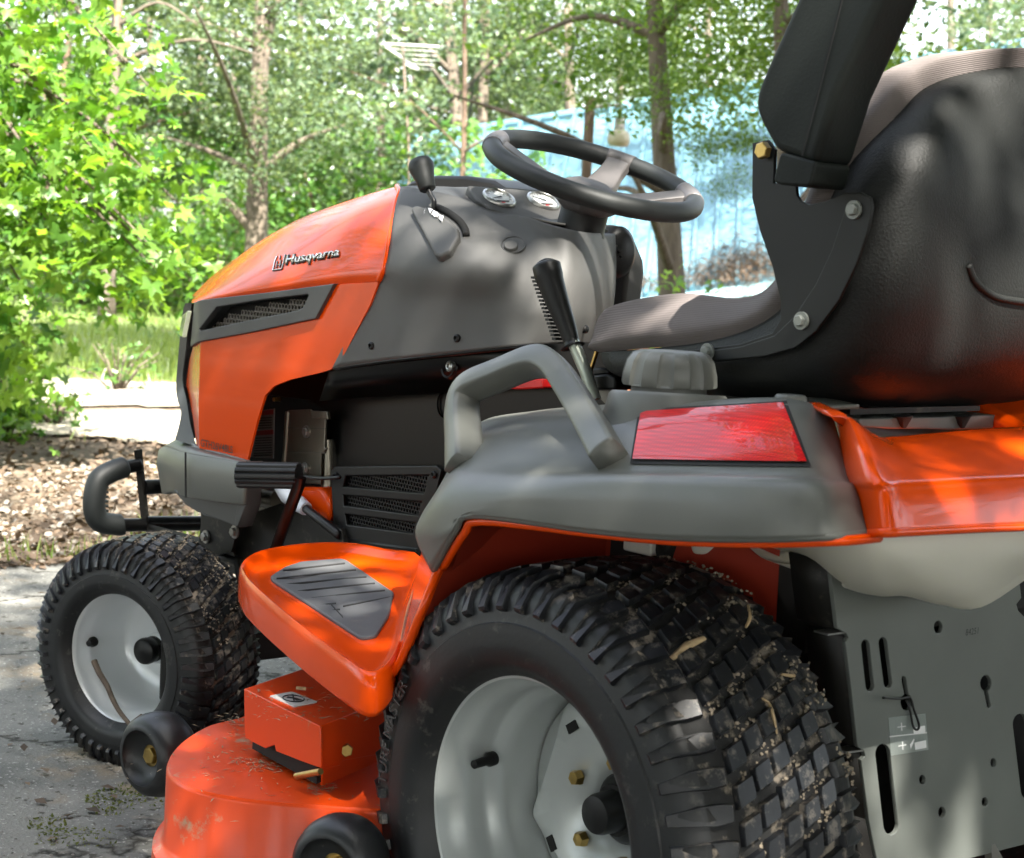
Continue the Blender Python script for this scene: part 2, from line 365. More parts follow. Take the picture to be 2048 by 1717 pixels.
# -------- numpy scatter of little cards
def cards(name, P, S, tmpl, tf, matl, kind=None, parent=None, tilt=1.0, label=None, cat=None, nrm=None, droop=False):
    """P (n,3) centres, S (n,) sizes, tmpl (k,3) template in its own plane, tf faces"""
    n = len(P); k = len(tmpl); A = RNG.normal(size=(n, 3)) * tilt + np.array([0, 0, 1.0]) if nrm is None else nrm + RNG.normal(size=(n, 3)) * tilt
    A /= np.linalg.norm(A, axis=1)[:, None]; B = RNG.normal(size=(n, 3))
    if droop: B = B * .8 + np.array([0, 0, -1.2])
    B -= (B * A).sum(1)[:, None] * A; B /= np.linalg.norm(B, axis=1)[:, None]; Cc = np.cross(A, B)
    T = np.array(tmpl)
    V = P[:, None] + S[:, None, None] * (T[None, :, 0:1] * B[:, None] + T[None, :, 1:2] * Cc[:, None] + T[None, :, 2:3] * A[:, None])
    V = V.reshape(-1, 3); nf = len(tf); fl = [len(f) for f in tf]
    loops = np.concatenate([np.array(f) for f in tf]); LP = (loops[None] + (np.arange(n) * k)[:, None]).ravel()
    me = bpy.data.meshes.new(name); me.vertices.add(len(V)); me.vertices.foreach_set('co', V.ravel().astype(np.float32))
    me.loops.add(len(LP)); me.loops.foreach_set('vertex_index', LP.astype(np.int32))
    me.polygons.add(n * nf); st = np.concatenate([[0], np.cumsum(np.tile(fl, n))[:-1]])
    me.polygons.foreach_set('loop_start', st.astype(np.int32)); me.update(calc_edges=True)
    return me
LEAF = ([(0, 0, 0), (.45, .3, .06), (1, 0, -.05), (.45, -.3, .06)], [(0, 1, 2), (0, 2, 3)])
def star(n=5):
    v = [(.15, 0, 0)]
    for i in range(n * 2 + 1):
        a = -2.35 + 4.7 * i / (n * 2); r = (1.0 - .18 * abs(a) / 2.35) if i % 2 == 1 else .50
        v.append((.15 + .55 * r * cos(a), .55 * r * sin(a), .09 * abs(sin(a * 2)) - .08 * r))
    return v, [(0, i, i + 1) for i in range(1, len(v) - 1)]
STAR = star()
GRASS = ([(-.03, 0, 0), (.03, 0, 0), (.09, .0, 1.0)], [(0, 1, 2)])

def crown_mesh(name, R, H, nclump, nleaf, size, seed, hollow=.35, cl=.5):
    rg = np.random.default_rng(seed); P = []
    for i in range(nclump):
        a = rg.uniform(0, 2 * pi); z = rg.uniform(-1, 1); r = sqrt(max(0, 1 - z * z * .8)) * (hollow + (1 - hollow) * sqrt(rg.uniform()))
        c = np.array([cos(a) * r * R, sin(a) * r * R, z * H]); rr = cl * rg.uniform(.6, 1.5)
        q = rg.normal(size=(int(nleaf * rr / cl), 3)) * np.array([rr, rr, rr * .5]) + c; P.append(q)
    P = np.concatenate(P); S = size * rg.uniform(.6, 1.3, len(P))
    return cards(name, P, S, *LEAF, None, tilt=.75)
CROWNS = [crown_mesh('crown_%d' % i, 2.6, 2.3, 27, 110, .165, 20 + i, cl=.42) for i in range(4)]
CROWNS_D = [crown_mesh('crown_d%d' % i, 2.6, 2.0, 60, 330, .17, 50 + i, cl=.5) for i in range(2)]
for m_ in CROWNS_D: m_.materials.append(M['leaf_far'])
CROWNS_N = [crown_mesh('crown_n%d' % i, 1.5, 1.3, 34, 120, .085, 40 + i, cl=.3) for i in range(3)]
for m_ in CROWNS: m_.materials.append(M['leaf_far'])
for m_ in CROWNS_N: m_.materials.append(M['leaf_mid'])

def tree(base, top, r0, label, crowns, group='trees in the woods behind', bk='bark', cat='tree', limbs=5, split=None, name='broadleaf_tree', seed=0):
    rd = random.Random(seed); base, top = Vector(base), Vector(top)
    t = empty(name, base, label, cat, group); n = 14; pts = []; ax = (top - base)
    for i in range(n):
        f = i / (n - 1); wob = Vector((noise.noise(Vector((f * 3, seed, 0))), noise.noise(Vector((f * 3, seed, 9))), 0)) * .05 * ax.length * .5 * f * (1 - f) * 2
        pts.append(base + ax * f + wob)
    b = MB(); rs = [r0 * (1.25 if i == 0 else 1 - .55 * i / (n - 1)) for i in range(n)]; b.tube(pts, rs, 12)
    b.obj('trunk', M[bk], t, 180)
    for k in range(limbs):
        lb = MB()
        i = rd.randint(5, n - 2); a = rd.uniform(0, 2 * pi); L_ = rd.uniform(.8, 2.2)
        p = pts[i]; d = Vector((cos(a), sin(a), rd.uniform(.1, .8)))
        lb.tube(cr([p, p + d * L_ * .5 + Vector((0, 0, .1)), p + d * L_ + Vector((0, 0, -.1 + rd.uniform(-.2, .3)))], 4), [r0 * .34 * (1 - j / 9.5) for j in range(9)], 6); lb.obj('limb', M[bk], t, 180)
    if split:
        for s in split: lb = MB(); lb.tube(cr([pts[int(s[0] * (n - 1))]] + [Vector(q) for q in s[1:]], 4), [r0 * .5 * (1 - .92 * j / (4 * (len(s) - 1))) for j in range(4 * (len(s) - 1) + 1)], 9); lb.obj('limb', M[bk], t, 180)
    for (c, me, sc) in crowns:
        o = bpy.data.objects.new('crown', me); COL.objects.link(o); o.parent = t
        o.location = Vector(c) - base; o.rotation_euler = (rd.uniform(-.2, .2), rd.uniform(-.2, .2), rd.uniform(0, 6.28)); o.scale = sc if isinstance(sc, tuple) else (sc,) * 3
    return t
def gz(p): return Vector((p.x, p.y, terrain(p.x, p.y) - .03))
def gtree(u, v0, v1, dep, wpx, label, cro, lean=0, **k):
    """trunk crossing the picture at column u (at row v0) going up to row v1; stands on the ground at depth dep"""
    a = D(u, v0, dep); b = D(u + lean, v1, dep); d = (a - b)
    base = a.copy(); base.z = terrain(a.x, a.y) - .03
    if abs(d.z) > .01: base.x += d.x * (base.z - a.z) / d.z * 1.0; base.y += d.y * (base.z - a.z) / d.z
    r = wpx / FPX * dep / 2 * 1.25
    return tree(base, b + (b - a) * .5, r, label, cro, **k)
C4 = CROWNS
def cs(lst): return [(D(u, v, d + 1.9), C4[i % 4], s) for i, (u, v, d, s) in enumerate(lst)]
gtree(213, 640, 0, 17, 26, 'slim pale trunked tree on the lawn behind the sweetgum leaves', cs([(120, -60, 17.5, .8), (330, 0, 18, .5), (250, 350, 18.5, .6)]), lean=22, seed=1)
gtree(512, 480, 60, 18, 42, 'forked tree with sunlit trunk rising behind the orange hood', cs([(400, 90, 18.5, .75), (660, 60, 19, .7), (590, 330, 20, .7), (700, 200, 18.6, .5), (430, 300, 15.6, .35), (560, 120, 15.5, .4)]), lean=10, seed=2,
      split=[(.66, D(550, 20, 18), D(590, -80, 18)), (.3, D(450, 400, 17.9), D(420, 380, 17.8)), (.45, D(600, 285, 18), D(690, 250, 17.8))])
gtree(108, 300, 120, 20, 22, 'thin brown tree leaning right among the far left woods', cs([(20, 200, 21, .8), (40, -30, 21, .9)]), lean=25, seed=3, bk='barkr')
gtree(905, 140, 0, 24, 32, 'pale straight tree above the hood behind the roof antenna', cs([(800, -20, 25, .9), (960, 180, 26, .75)]), lean=-12, seed=4)
gtree(968, 120, 0, 26, 26, 'second pale straight tree beside the antenna tree', cs([(1060, 40, 26.5, .9), (880, 240, 28, .8)]), lean=2, seed=5)
gtree(927, 240, 0, 20, 12, 'very thin dark stemmed tree between the two pale trunks', cs([(1010, 110, 23, .6)]), lean=6, seed=6, bk='barkr')
gtree(1140, 160, 60, 24, 28, 'grey trunk showing above the blue roof left of the big trunk', cs([(1180, -30, 24.5, .85), (1120, 200, 26, .6)]), lean=-3, seed=7)
gtree(1340, 530, 120, 13.5, 56, 'large rough barked tree standing in front of the blue metal roof', [(D(1330, -30, 14.6), CROWNS_N[0], .9), (D(1440, 190, 13), CROWNS_N[1], .36), (D(1262, 130, 14.3), CROWNS_N[2], .34), (D(1470, 40, 13.4), CROWNS_N[1], .62), (D(1180, 40, 14.6), CROWNS_N[0], .5), (D(1462, 330, 12.9), CROWNS_N[0], .20)], lean=-24, seed=8, limbs=7)
gtree(1572, 560, 20, 12, 44, 'tree with furrowed bark half hidden behind the raised armrest', [(D(1650, -80, 12.6), CROWNS_N[1], .8), (D(1500, -60, 12.4), CROWNS_N[2], .5)], lean=-6, seed=9)
gtree(1900, 300, 0, 25, 22, 'tree behind the seat at the right end of the roof', cs([(1850, -20, 17.5, .62), (2040, 10, 18, .7), (1960, 120, 21, .3)]), seed=10)
gtree(638, 450, 350, 22, 10, 'thin leaning sapling left of the roof gable', cs([(690, 440, 26, .4), (620, 440, 26, .6)]), lean=-28, seed=11, bk='barkr')
gtree(400, 300, 100, 26, 22, 'faint grey tree far back between the lawn tree and forked tree', cs([(330, 480, 27, .65)]), seed=12)
gtree(760, 300, 100, 27, 20, 'far tree left of the antenna mast', cs([(740, 100, 27.5, .9), (760, 320, 27, .8)]), seed=13)
for i, (u, d) in enumerate([(60, 32), (300, 36), (470, 33), (600, 38), (830, 36), (1020, 34), (1240, 33), (1420, 30), (1700, 28), (1980, 30), (2300, 28), (-180, 26)]):
    gtree(u, 300, 50, d, 20, 'tall leafy tree of the woodland backdrop, number unseen among its neighbours' if 0 else 'tall leafy tree in the far row of woodland', cs(([(u - 60, 100 + 60 * (i % 3), d + 1, .85)] if i % 2 else []) + [(u + 110, 360 + 40 * (i % 2), d + 2, .95)]), seed=30 + i, group='far row of woodland trees')
# far woods: one mass
def mass(name, n, d0, d1, u0, u1, zlo, zhi, size, seed, label, gaps=.1, matl='leaf_far', sc=.25):
    rg = np.random.default_rng(seed); P = []
    while len(P) < n:
        u = rg.uniform(u0, u1); d = rg.uniform(d0, d1); z = rg.uniform(zlo, zhi) ** 1
        p = D(u, 700, d); q = Vector((p.x, p.y, terrain(p.x, p.y) + z))
        if noise.noise(Vector((u * sc / 12 * .6, z * sc * 3.2, 1.7 + seed))) + .4 * noise.noise(Vector((u * sc / 3, z * sc * 9, .3))) < gaps - (.13 * min(1, max(0, (z - 3) / 4)) if name == 'far_woods' else 0): P.append(q)
    P = np.array([tuple(p) for p in P]); me = cards(name, P, size * rg.uniform(.5, 1.3, len(P)), *LEAF, None, tilt=.8)
    return tag(link(name, me, M[matl]), label, None, None, 'stuff')
mass('far_woods', 42000, 38, 52, -700, 2900, 0, 15, .34, 5, 'dense far woodland foliage closing the view', -.02)
mass('side_woods', 24000, 24, 46, 2900, 7500, 0, 13, .42, 15, 'woodland foliage closing the view beyond the house', .02)
mass('side_woods', 24000, 24, 46, -5500, -700, 0, 13, .42, 16, 'woodland foliage closing the view beyond the sweetgum', .02)
mass('undergrowth', 26000, 20, 30, -300, 1300, 0, 2.6, .15, 6, 'low green undergrowth at the foot of the woods', .15, 'leaf_shrub', .5)

# -------- trees out of frame that shade the mower and show in its gloss
shade = [((-2.9, 1.2), 4.9, .56), ((-2.0, .1), 5.2, .45), ((-3.6, 2.5), 5.0, .45), ((-4.6, 1.6), 4.6, .6), ((-3.0, -2.5), 4.3, .95), ((-8.5, -1.5), 5.6, 1.1), ((-7.8, 6.4), 7.4, 1.0), ((-5.6, 6.0), 7.6, 1.0), ((-2.2, 4.6), 6.6, .9), ((-7.5, 5.5), 5.0, 1.0), ((-11, 2.5), 7.5, 1.2), ((-1.5, 8.5), 4.5, 1.0), ((-9, 10), 5, 1.1), ((-13, -6), 5, 1.2), ((2.0, 7.5), 4.6, .9), ((-3, -8.5), 5, 1.1), ((.2, -4.2), 6.2, .8), ((2.2, -5.5), 8.0, .8)]
for i, ((x, y), z, s) in enumerate(shade):
    b = Vector((x - .8, y - .6 if y < 0 else y + .6, 0)) if 3 <= i < 16 else (Vector((-1.5, -4.6 - 2 * (i - 16), 0)) if i >= 16 else Vector((-3.6 - i * .5, -1.6 + 1.9 * i, 0))); t = Vector((x, y, z))
    tree(b, t + Vector((0, 0, 2)), .14, 'broadleaf shade tree standing round the driveway', [(t, (C4 if i < 4 else CROWNS_D)[i % 2], (s, s, s * .8)), (t + Vector((.9, -.7, 1.6)), (C4 if i < 4 else CROWNS_D)[(i + 1) % 2], (s * .8, s * .8, s * .7))], group='shade trees round the driveway', seed=60 + i)

rg = np.random.default_rng(77); P = []
while len(P) < 34000:
    a = rg.uniform(0, 2 * pi); r = rg.uniform(9, 17); z = rg.uniform(0, 9.5); q = Vector((CC.x + r * cos(a), CC.y + r * sin(a), z))
    if Vector((cos(a), sin(a), 0)).dot(Vector((.768, -.641, 0))) > .70: continue
    if noise.noise(Vector((a * 4, z * .5, 2.2))) + .5 * noise.noise(Vector((a * 13, z * 1.6, 5.))) < -.02: P.append(tuple(q))
P = np.array(P); tag(link('surrounding_woods', cards('surrounding_woods', P, .34 * rg.uniform(.5, 1.3, len(P)), *LEAF, None, tilt=.8), M['leaf_far']), 'woodland foliage surrounding the driveway behind the viewer', None, None, 'stuff')
for i, (u, v, d, h, s) in enumerate([(900, 330, 22, 8, .5), (1330, 300, 21, 8, .5), (1700, 250, 21, 8, .5), (1150, 330, 22, 8.5, .5), (1500, 480, 20, 8, .5), (300, 700, 14, 10, .85)]):
    c = D(u, v, d) + sdir * h; tree(Vector((c.x - 1, c.y + (3 if i < 3 else -2), -1)) if 0 else gz(D(-2600 if u < 1200 else 3600, 600, d - 3)), c + Vector((0, 0, 2)), .14, ['tall shade tree over the left gable end of the blue roof', 'tall shade tree over the middle of the blue roof', 'tall shade tree over the ridge end', 'tall shade tree over the roof edge by the big trunk', 'tall shade tree over the right roof edge', 'tall shade tree over the lawn rise'][i], [(c, CROWNS_D[0] if i == 5 else C4[i % 4], s)], group='shade trees over the house', seed=90 + i, limbs=2)
# -------- near sweetgum with large leaves (left)
def sweetgum():
    base = Z(-420, 1050, 0); base = gz(base)
    t = empty('sweetgum_tree', base, 'sweetgum tree with large bright star shaped leaves reaching in from the left', 'tree')
    b = MB(); top = D(-300, -300, 6.8); b.tube(cr([base, base.lerp(top, .5) + Vector((.1, 0, 0)), top], 6), [.11 - .004 * i for i in range(13)], 10); b.obj('trunk', M['bark'], t, 180)
    tips = [(310, 185, 6.2), (250, 130, 6.6), (160, 100, 6.8), (360, 410, 6.4), (310, 375, 6.5), (220, 340, 6.3), (140, 260, 6.6), (360, 555, 6.6), (320, 510, 6.2), (335, 560, 6.4), (240, 470, 6.5), (150, 520, 6.3),
            (120, 400, 6.0), (50, 690, 6.7), (80, 620, 6.8), (40, 560, 6.1), (20, 790, 6.9), (30, 740, 6.3), (20, 300, 6.1), (60, 130, 6.3), (-20, 450, 5.9), (-30, 640, 6.2), (-40, 200, 6.0), (90, 500, 6.4), (190, 450, 6.1)]
    P = []; rg = np.random.default_rng(3)
    for (u, v, d) in tips:
        tip = D(u, v, d); root = base.lerp(top, min(.95, max(.25, .3 + (700 - v) / 1100)))
        mid = root.lerp(tip, .55) + Vector((0, 0, .28)); cv = cr([root, mid, tip], 9)
        lb = MB(); lb.tube(cv, [.014 * (1 - i / len(cv)) + .002 for i in range(len(cv))], 5); lb.obj('bough', M['bark'], t, 180)
        for i in range(8, len(cv)):
            q = cv[i]; spread = .07 + .20 * (1 - i / len(cv)) + .05
            for _ in range(9): P.append(tuple(q + Vector(rg.normal(size=3)) * spread * (1.0, 1.0)[0] * .8 + Vector((0, 0, -.04))))
    P = np.array(P); me = cards('foliage', P, (.098 * rg.uniform(.55, 1.25, len(P))), *STAR, None, tilt=.9, droop=True)
    link('foliage', me, M['leaf_near'], t)
sweetgum()
def shrub(name, c, R, H, n, size, label, matl='leaf_shrub', tm=STAR, cat='shrub', group=None, seed=0):
    rg = np.random.default_rng(seed); c = Vector(c); t = empty(name, c, label, cat, group)
    st = MB()
    P = []
    for i in range(14):
        a = rg.uniform(0, 2 * pi); r = R * sqrt(rg.uniform()); tip = c + Vector((cos(a) * r, sin(a) * r, H * rg.uniform(.5, 1)))
        st.tube([c, c.lerp(tip, .5) + Vector((0, 0, .05)), tip], [.008, .006, .003], 5)
        for k in range(n // 14): f = rg.uniform(.3, 1.05); P.append(tuple(c.lerp(tip, f) + Vector(rg.normal(size=3)) * R * .22))
    st.obj('stems', M['bark'], t, 180)
    P = np.array(P); P[:, 2] = np.maximum(P[:, 2], c.z + .02)
    link('foliage', cards('foliage', P, size * rg.uniform(.6, 1.2, len(P)), *tm, None, tilt=.7), M[matl], t)
    return t
shrub('leafy_shrub', gz(Z(10, 880, 0)), .22, .42, 260, .10, 'low leafy shrub under the sweetgum beside the leaf litter', matl='leaf_near', seed=1)
shrub('leafy_shrub', gz(Z(-70, 850, 0)), .35, .7, 420, .11, 'taller leafy shrub at the left edge behind the low one', matl='leaf_near', seed=2)
shrub('fern_clump', gz(Z(235, 790, 0)), .30, .35, 90, .06, 'small feathery green weed between the sunlit road strips', seed=3, cat='weed')
shrub('fern_clump', gz(Z(110, 850, 0)), .22, .16, 130, .07, 'low green weeds at the near edge of the sunlit road', seed=4, cat='weed')
for i, (u, d) in enumerate([(250, 19), (330, 20), (420, 19), (150, 19.5)]):
    p = D(u, 650, d); shrub('hedge_bush', gz(p), 1.3, 1.3, 900, .13, ['dark bush directly right of the lawn tree base', 'dark bush behind the hood nose at the lawn edge', 'bush hidden mostly by the orange hood', 'bush left of the lawn tree base'][i], tm=LEAF, seed=10 + i, cat='bush')
p = D(1370, 600, 11.5); shrub('leafy_shrub', gz(p), .55, max(.4, D(1370, 552, 11.5).z - gz(p).z), 420, .085, 'light green bush below the big trunk beside the roof edge', matl='leaf_near', seed=21)

# -------- ground scatter
def scatter(n, fn, u0, u1, v0, v1, rg, zo=.02):
    P = []
    while len(P) < n:
        q = Z(rg.uniform(u0, u1), rg.uniform(v0, v1), 0)
        if fn(q.x, q.y): P.append((q.x, q.y, terrain(q.x, q.y) + zo))
    return np.array(P)
rg = np.random.default_rng(11)
def in_litter(x, y): return not in_drive(x, y) and not in_road(x, y) and not in_lawn(x, y)
P = scatter(9000, in_litter, -500, 1300, 835, 1150, rg)
M['dry'] = leafmat('dry_leaves', (.042, .029, .018), (.145, .10, .066), .1, .8)
tag(link('fallen_leaves', cards('fallen_leaves', P, .034 * rg.uniform(.3, 1.4, len(P)), *LEAF, None, tilt=.45), M['dry']), 'brown fallen leaves littering the ground beyond the driveway', None, None, 'stuff')
pb = [(-.5, -.3, 0), (.5, -.35, 0), (.55, .3, 0), (-.45, .4, 0), (-.3, -.2, .35), (.3, -.2, .4), (.33, .2, .35), (-.3, .22, .38)]
pf = [(4, 5, 6, 7), (0, 1, 5, 4), (1, 2, 6, 5), (2, 3, 7, 6), (3, 0, 4, 7)]
P = scatter(2600, lambda x, y: in_litter(x, y), -500, 1300, 930, 1150, rg, .012)
tag(link('pebbles', cards('pebbles', P, .014 * rg.uniform(.4, 2.0, len(P)), pb, pf, None, tilt=.12), M['gravel']), 'pale pebbles among the leaf litter', None, None, 'stuff')
P = scatter(1500, in_drive, -300, 1000, 1150, 1900, rg, .018)
M['grit'] = mat('grey_grit', (.17, .16, .14), .85, var=(20, .4))
tag(link('grit', cards('grit', P, .0032 * rg.uniform(.4, 1.8, len(P)), pb, pf, None, tilt=.12), M['grit']), 'loose grit and small stones on the driveway', None, None, 'stuff')
P = scatter(130, in_drive, -300, 1000, 1150, 1900, rg, .022)
tag(link('driveway_leaves', cards('driveway_leaves', P, .022 * rg.uniform(.4, 1.4, len(P)), *LEAF, None, tilt=.15), M['dry']), 'few dry leaves scattered on the asphalt', None, None, 'stuff')
P = scatter(900, lambda x, y: in_drive(x, y) and not in_drive(x + .25 * abs(nz1(x, y, 6)) + .02, y), -500, 1300, 1130, 1250, rg, .02)
tag(link('edge_leaves', cards('edge_leaves', P, .026 * rg.uniform(.3, 1.4, len(P)), *LEAF, None, tilt=.3), M['dry']), 'dry leaves spilling over the edge of the driveway', None, None, 'stuff')
# moss and weeds on the driveway
M['moss'] = leafmat('moss', (.05, .07, .015), (.13, .15, .04), .2, .8)
def near_moss(x, y): return any((Vector((x, y, 0)) - Z(u, v, 0)).length < r * (.55 + .6 * abs(nz1(x, y, 9))) for u, v, r in ((285, 1610, .10), (140, 1700, .09), (90, 1670, .05), (225, 1640, .05)))
P = scatter(2600, near_moss, 0, 420, 1560, 1717, rg, .015)
tag(link('moss_patches', cards('moss_patches', P, .006 * rg.uniform(.5, 1.5, len(P)), *LEAF, None, tilt=.9), M['moss']), 'small green moss patches on the driveway by the deck', None, None, 'stuff')
P = scatter(14000, lambda x, y: in_lawn(x, y), -500, 900, 640, 900, rg, .0)
nr = np.tile(np.array([0., 0, 1]), (len(P), 1))
def blades(name, P, h, matl, label):
    n = len(P); a = RNG.uniform(0, 2 * pi, n); hh = h * RNG.uniform(.5, 1.3, n); wv = np.stack([np.cos(a), np.sin(a), 0 * a], -1) * (hh * .06)[:, None]
    tip = P + np.stack([RNG.normal(0, .3, n) * hh, RNG.normal(0, .3, n) * hh, hh], -1)
    V = np.stack([P - wv, P + wv, tip], 1).reshape(-1, 3)
    me = bpy.data.meshes.new(name); me.from_pydata(V.tolist(), [], np.arange(3 * n).reshape(-1, 3).tolist())
    return tag(link(name, me, M[matl]), label, None, None, 'stuff')
M['grassm'] = leafmat('grass_blades', (.09, .15, .03), (.20, .27, .08), .4)
blades('grass', P, .12, 'grassm', 'short lawn grass on the rise beyond the road')
P = scatter(1500, lambda x, y: in_litter(x, y) and nz1(x, y, 1.2) > .05, -400, 1300, 850, 1150, rg, .0)
blades('weeds', P, .07, 'grassm', 'sparse weeds in the leaf litter')

# -------- house with blue metal roof
def house():
    TL, TR, EV = D(830, 282, 24), D(2040, 92, 22), D(1400, 582, 19.0)
    rg_ = (TR - TL).normalized(); BL = TL + (EV - (TL + rg_ * (EV - TL).dot(rg_)))
    nrm = (BL - TL).cross(TR - TL).normalized()
    def onp(u, v): d = ray(u, v); return CC + d * ((TL - CC).dot(nrm) / d.dot(nrm))
    ridge = (TR - TL).normalized(); sl_ = (BL - TL); sl_ = (sl_ - ridge * sl_.dot(ridge) * .0)
    L_ = (TR - TL).length * 1.25
    if nrm.dot(CC - TL) < 0: nrm = -nrm
    t = empty('house', gz(BL.lerp(onp(1550, 565), .5)), 'low house with long blue standing seam metal roof in dappled sun', 'house')
    Mt = mat('blue_metal_roof', (.10, .20, .245), .42, .3, var=(1.2, .15))
    Ml = mat('brown_siding', (.20, .075, .035), .8, var=(3, .3)); Mg = mat('gutter_blue', (.25, .38, .42), .4)
    slope = BL - TL; slen = slope.length; sd = slope.normalized(); M_ = 40; ws = L_ / M_
    # roof sheets: each seam bay its own panel with raised edge
    base_me = None; rib_me = None
    for k in range(M_):
        if base_me is None:
            b = MB(); a = Vector((0, 0, 0)); b.prism([a, a + ridge * (ws - .004), a + ridge * (ws - .004) + slope, a + slope], -nrm * .02); base_me = b.mesh('roof_panel'); base_me.materials.append(Mt)
            b = MB(); b.prism([a, a + ridge * .05, a + ridge * .05 + slope, a + slope], nrm * .07); rib_me = b.mesh('roof_rib'); rib_me.materials.append(Mt)
        for nm, me_ in (('roof_panel', base_me), ('roof_seam', rib_me)):
            o = bpy.data.objects.new(nm, me_); COL.objects.link(o); o.parent = t; o.location = TL + ridge * ws * k - t.location
    b = MB(); b.tube([TL - ridge * .05 + nrm * .03, TL + ridge * (L_ + .05) + nrm * .03], .07, 8); b.obj('ridge_cap', Mt, t)
    # back slope, walls, fascia
    back = Vector((-sd.x, -sd.y, sd.z)) * slen; b = MB(); b.prism([TL, TL + ridge * L_, TL + ridge * L_ + back, TL + back], nrm * -.02); b.obj('rear_roof_slope', Mt, t)
    E0, E1 = TL + slope, TL + slope + ridge * L_; inn = (Vector((-sd.x, -sd.y, 0))).normalized() * .35
    b = MB(); dz = Vector((0, 0, -2.6)); w0, w1 = E0 + inn + Vector((0, 0, -.02)), E1 + inn + Vector((0, 0, -.02)); B0, B1 = TL + back - inn, TL + ridge * L_ + back - inn
    for p, q in ((w0, w1), (w1, B1), (B1, B0), (B0, w0)): b.prism([p, q, q + dz, p + dz], inn.normalized() * .1 if (p, q) in ((w0, w1),) else (q - p).cross(dz).normalized() * .08)
    b.obj('wall', Ml, t, None)
    b = MB(); b.prism([E0, E1, E1 + Vector((0, 0, -.13)), E0 + Vector((0, 0, -.13))], -inn * .25); b.obj('gutter', Mg, t)
    # siding boards on the visible wall
    for k in range(5):
        z = Vector((0, 0, -.25 - k * .22)); b = MB(); o_ = -inn.normalized() * .05
        b.prism([w0 + z + o_, w1 + z + o_, w1 + z + o_ + Vector((0, 0, -.2)), w0 + z + o_ + Vector((0, 0, -.2))], o_ * .6); b.obj('siding_board', Ml, t, None)
    # pine straw lying on the lower roof
    P = []; rg = np.random.default_rng(8)
    for u0, v0, su, sv, n in ((1510, 535, 55, 24, 2200), (1440, 560, 50, 12, 900), (1300, 575, 60, 9, 600)):
        for _ in range(n): P.append(tuple(onp(u0 + rg.normal() * su, v0 + rg.normal() * sv) + nrm * rg.uniform(.03, .16)))
    tag(link('pine_straw', cards('pine_straw', np.array(P), .11 * rg.uniform(.5, 1.2, len(P)), [(0, 0, 0), (.5, .05, .03), (1, 0, 0), (.5, -.05, .03)], LEAF[1], None, tilt=.6), M['dry']), 'brown pine straw heaped on the lower edge of the blue roof', None, None, 'stuff')
    # vent pipe with pale cap / lamp
    c = onp(1238, 300) + Vector((0, 0, .0)); t2 = empty('security_lamp', c, 'pale bell shaped outdoor lamp in front of the blue roof', 'lamp')
    s = 17.0 / FPX * 1.0; c = D(1238, 270, 15.5); t2.location = c; k_ = 15.5 / FPX
    b = MB(); b.lathe([(0, 34 * k_), (10 * k_, 34 * k_), (11 * k_, 8 * k_), (0, 8 * k_)], c, (0, 0, 1), 20); b.obj('lamp_neck', mat('lamp_grey', (.3, .29, .27), .5), t2)
    b = MB(); b.lathe([(0, 10 * k_), (14 * k_, 9 * k_), (22 * k_, 2 * k_), (23 * k_, -14 * k_), (19 * k_, -22 * k_), (0, -24 * k_)], c, (0, 0, 1), 24); b.obj('lamp_shade', mat('lamp_shade_cream', (.42, .38, .28), .4), t2, 60)
    b = MB(); b.tube([c + Vector((0, 0, 34 * k_)), c + Vector((0, 0, 60 * k_)), D(1180, 215, 15.5)], .02, 8); b.obj('lamp_arm', mat('lamp_grey2', (.3, .29, .27), .5), t2)
    b = MB(); q = D(1180, 215, 15.5); b.tube([gz(q), q + Vector((0, 0, .1))], .05, 10); b.obj('post', M['barkr'], t2)
house()
# -------- TV antenna
def antenna():
    d = 20.; top = D(803, 128, d); base = gz(D(822, 500, d)); t = empty('tv_antenna', base, 'white television antenna on a thin mast above the gable', 'antenna')
    Mw = mat('antenna_aluminium', (.72, .70, .66), .4, .2); b = MB(); b.tube([base, D(818, 300, d), top + Vector((0, 0, .25))], .013, 8); b.obj('mast', mat('mast_rust', (.16, .12, .09), .7), t)
    b = MB(); p, q = D(762, 88, d), D(835, 138, d + .4); b.tube([p, q], .02, 6); b.obj('boom', Mw, t)
    for k in range(6):
        f = k / 5; c = p.lerp(q, f); L_ = (1 - f * .72); b = MB(); b.tube([c, c + (D(878, 98, d - .3) - D(762, 92, d)) * L_], .005, 5); b.obj('element', Mw, t)
    b = MB(); b.tube([p, D(878, 94, d - .3)], .014, 5); b.tube([D(812, 128, d), D(838, 140, d)], .02, 5); b.obj('stay', Mw, t)
antenna()
